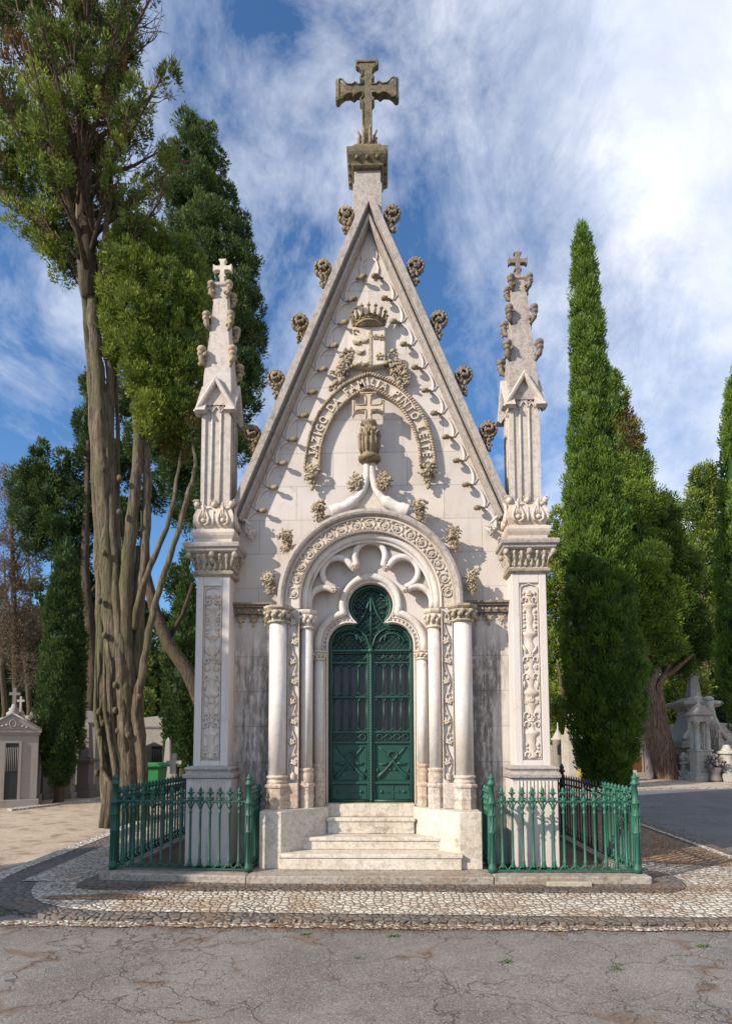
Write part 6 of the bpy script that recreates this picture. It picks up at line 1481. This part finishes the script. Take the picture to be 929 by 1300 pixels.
# second old tree: several pale stems carrying the round bright crown
T2=thing('old_cypress','many-stemmed tree with a dense round bright crown beside the old trunk','tree',(TB.x+.35,YT,GB))
for pts,rads in (([(176,1050,0),(174,960,0),(163,860,0),(160,760,0),(165,690,0),(172,620,0),(176,560,0),(172,500,.2),(176,470,.2)],[.20,.17,.15,.14,.12,.11,.095,.08,.05]),
  ([(180,1050,.2),(178,960,.15),(175,900,.1),(176,840,.1),(178,760,.1),(184,700,.1),(187,620,.1),(186,560,.1),(190,520,.2)],[.16,.13,.12,.10,.10,.095,.085,.075,.04]),
  ([(183,1050,-.1),(178,950,-.1),(172,905,-.1),(182,850,-.1),(192,790,-.1),(205,740,-.1),(225,680,-.1),(238,630,0),(248,590,.1),(240,540,.3)],[.10,.09,.085,.075,.065,.06,.05,.045,.035,.02]),
  ([(170,800,0),(178,755,0),(195,710,.1),(215,660,.1),(226,600,.2),(232,560,.3)],[.07,.06,.055,.045,.03,.015]),
  ([(158,800,.2),(155,745,.2),(160,700,.2),(150,640,.3),(150,560,.3),(146,430,.3)],[.06,.055,.05,.05,.045,.03])):
    p_,r_=stem(pts,rads); mb=MB(); mb.tube([q+Vector((math.sin(i*1.9)*.01,0,0)) for i,q in enumerate(p_)],[q*(1+.06*math.sin(i*2.1)) for i,q in enumerate(r_)],10); mb.build('stem',MS['bark'],T2)
cl=clumps_from([(160,310,24,24,0,.6),(190,305,26,22,.1,.55),(220,320,26,24,.2,.5),(245,345,18,26,.3,.4),(148,335,20,24,0,.7),(175,345,28,28,-.2,.6),(210,360,30,30,-.1,.4),(240,385,22,32,.1,.35),(150,370,22,26,0,.65),(145,405,18,24,0,.7),(175,395,28,28,-.2,.5),(205,410,30,30,0,.35),(238,430,24,30,.1,.3),(150,440,18,22,0,.7),(180,440,26,26,-.1,.5),(210,455,28,28,0,.3),(240,470,22,28,.1,.25),(175,475,20,22,-.1,.6),(200,490,24,24,0,.4),(228,510,24,26,.1,.25),(192,520,20,22,-.1,.75),(190,545,14,18,-.1,.8),(215,540,20,22,.1,.35,.3),(240,548,16,20,.2,.25,.4),(248,400,14,26,.3,.3),(225,570,14,16,.3,.3,.5),(128,385,8,12,0,.6)],YT+.1)
P_=clump_tree.__defaults__
r=np.random.default_rng(72); parts=[]; cm=MB()
for c in cl:
    x,y,z,rx,ry,rz=c[:6]; tb=c[6]; br=c[7] if len(c)>7 else 0
    n=int(4*PI*rx*rz*62); q=r.normal(size=(n,3)); q/=np.linalg.norm(q,axis=1,keepdims=True); ph=r.uniform(0,6.28,4)
    lf=sum(np.sin((2+i)*np.arctan2(q[:,1],q[:,0])+ph[i]+q[:,2]*4) for i in range(4))/3
    C=np.array((x,y,z))+q*np.array((rx,ry,rz))*(r.uniform(.66,1.02,n)*(1+.18*lf))[:,None]
    bb=np.where(r.random(n)<br,.7,0.)
    parts.append(tufts(r,C,q,46,.08,.022,up=.7,outw=.6,jit=.45,Rb=.10,tint=np.clip(tb+.15*lf,0,1),brown=bb))
    V,F=SPH; cm.add(V*np.array((rx,ry,rz))*.6*(1+.1*np.sin(V[:,[0]]*6+ph[0]))+np.array((x,y,z)),F)
P,D,L_,W_,T,B=cat_(parts); leaves_mesh('crown',P,D,L_,W_,T,B,MS['bright'],T2,cm,4); print('T2',len(P))
# ================================================================== TREES BESIDE THE CAMERA (outside the frame; they throw the shade)
SH=[(-8.2,-3.0,9.5,1.0,2.2),(-11.0,-4.8,12.0,1.3,1.2)]
for i,(x,y,h,rr,z0) in enumerate(SH):
    columnar(['cypress outside the left edge of the view nearest the road','larger cypress outside the left edge beyond the road bend'][i],(x,y,GB),h,z0,[(0,rr*.6),(.1,rr),(.4,rr),(.7,rr*.7),(1,.06)],90+i,MS['cypd'],n=3000,k=6,Ln=.25,W=.10)
print('objects',len(bpy.data.objects),'polys',sum(len(o.data.polygons) for o in bpy.data.objects if o.type=='MESH'))
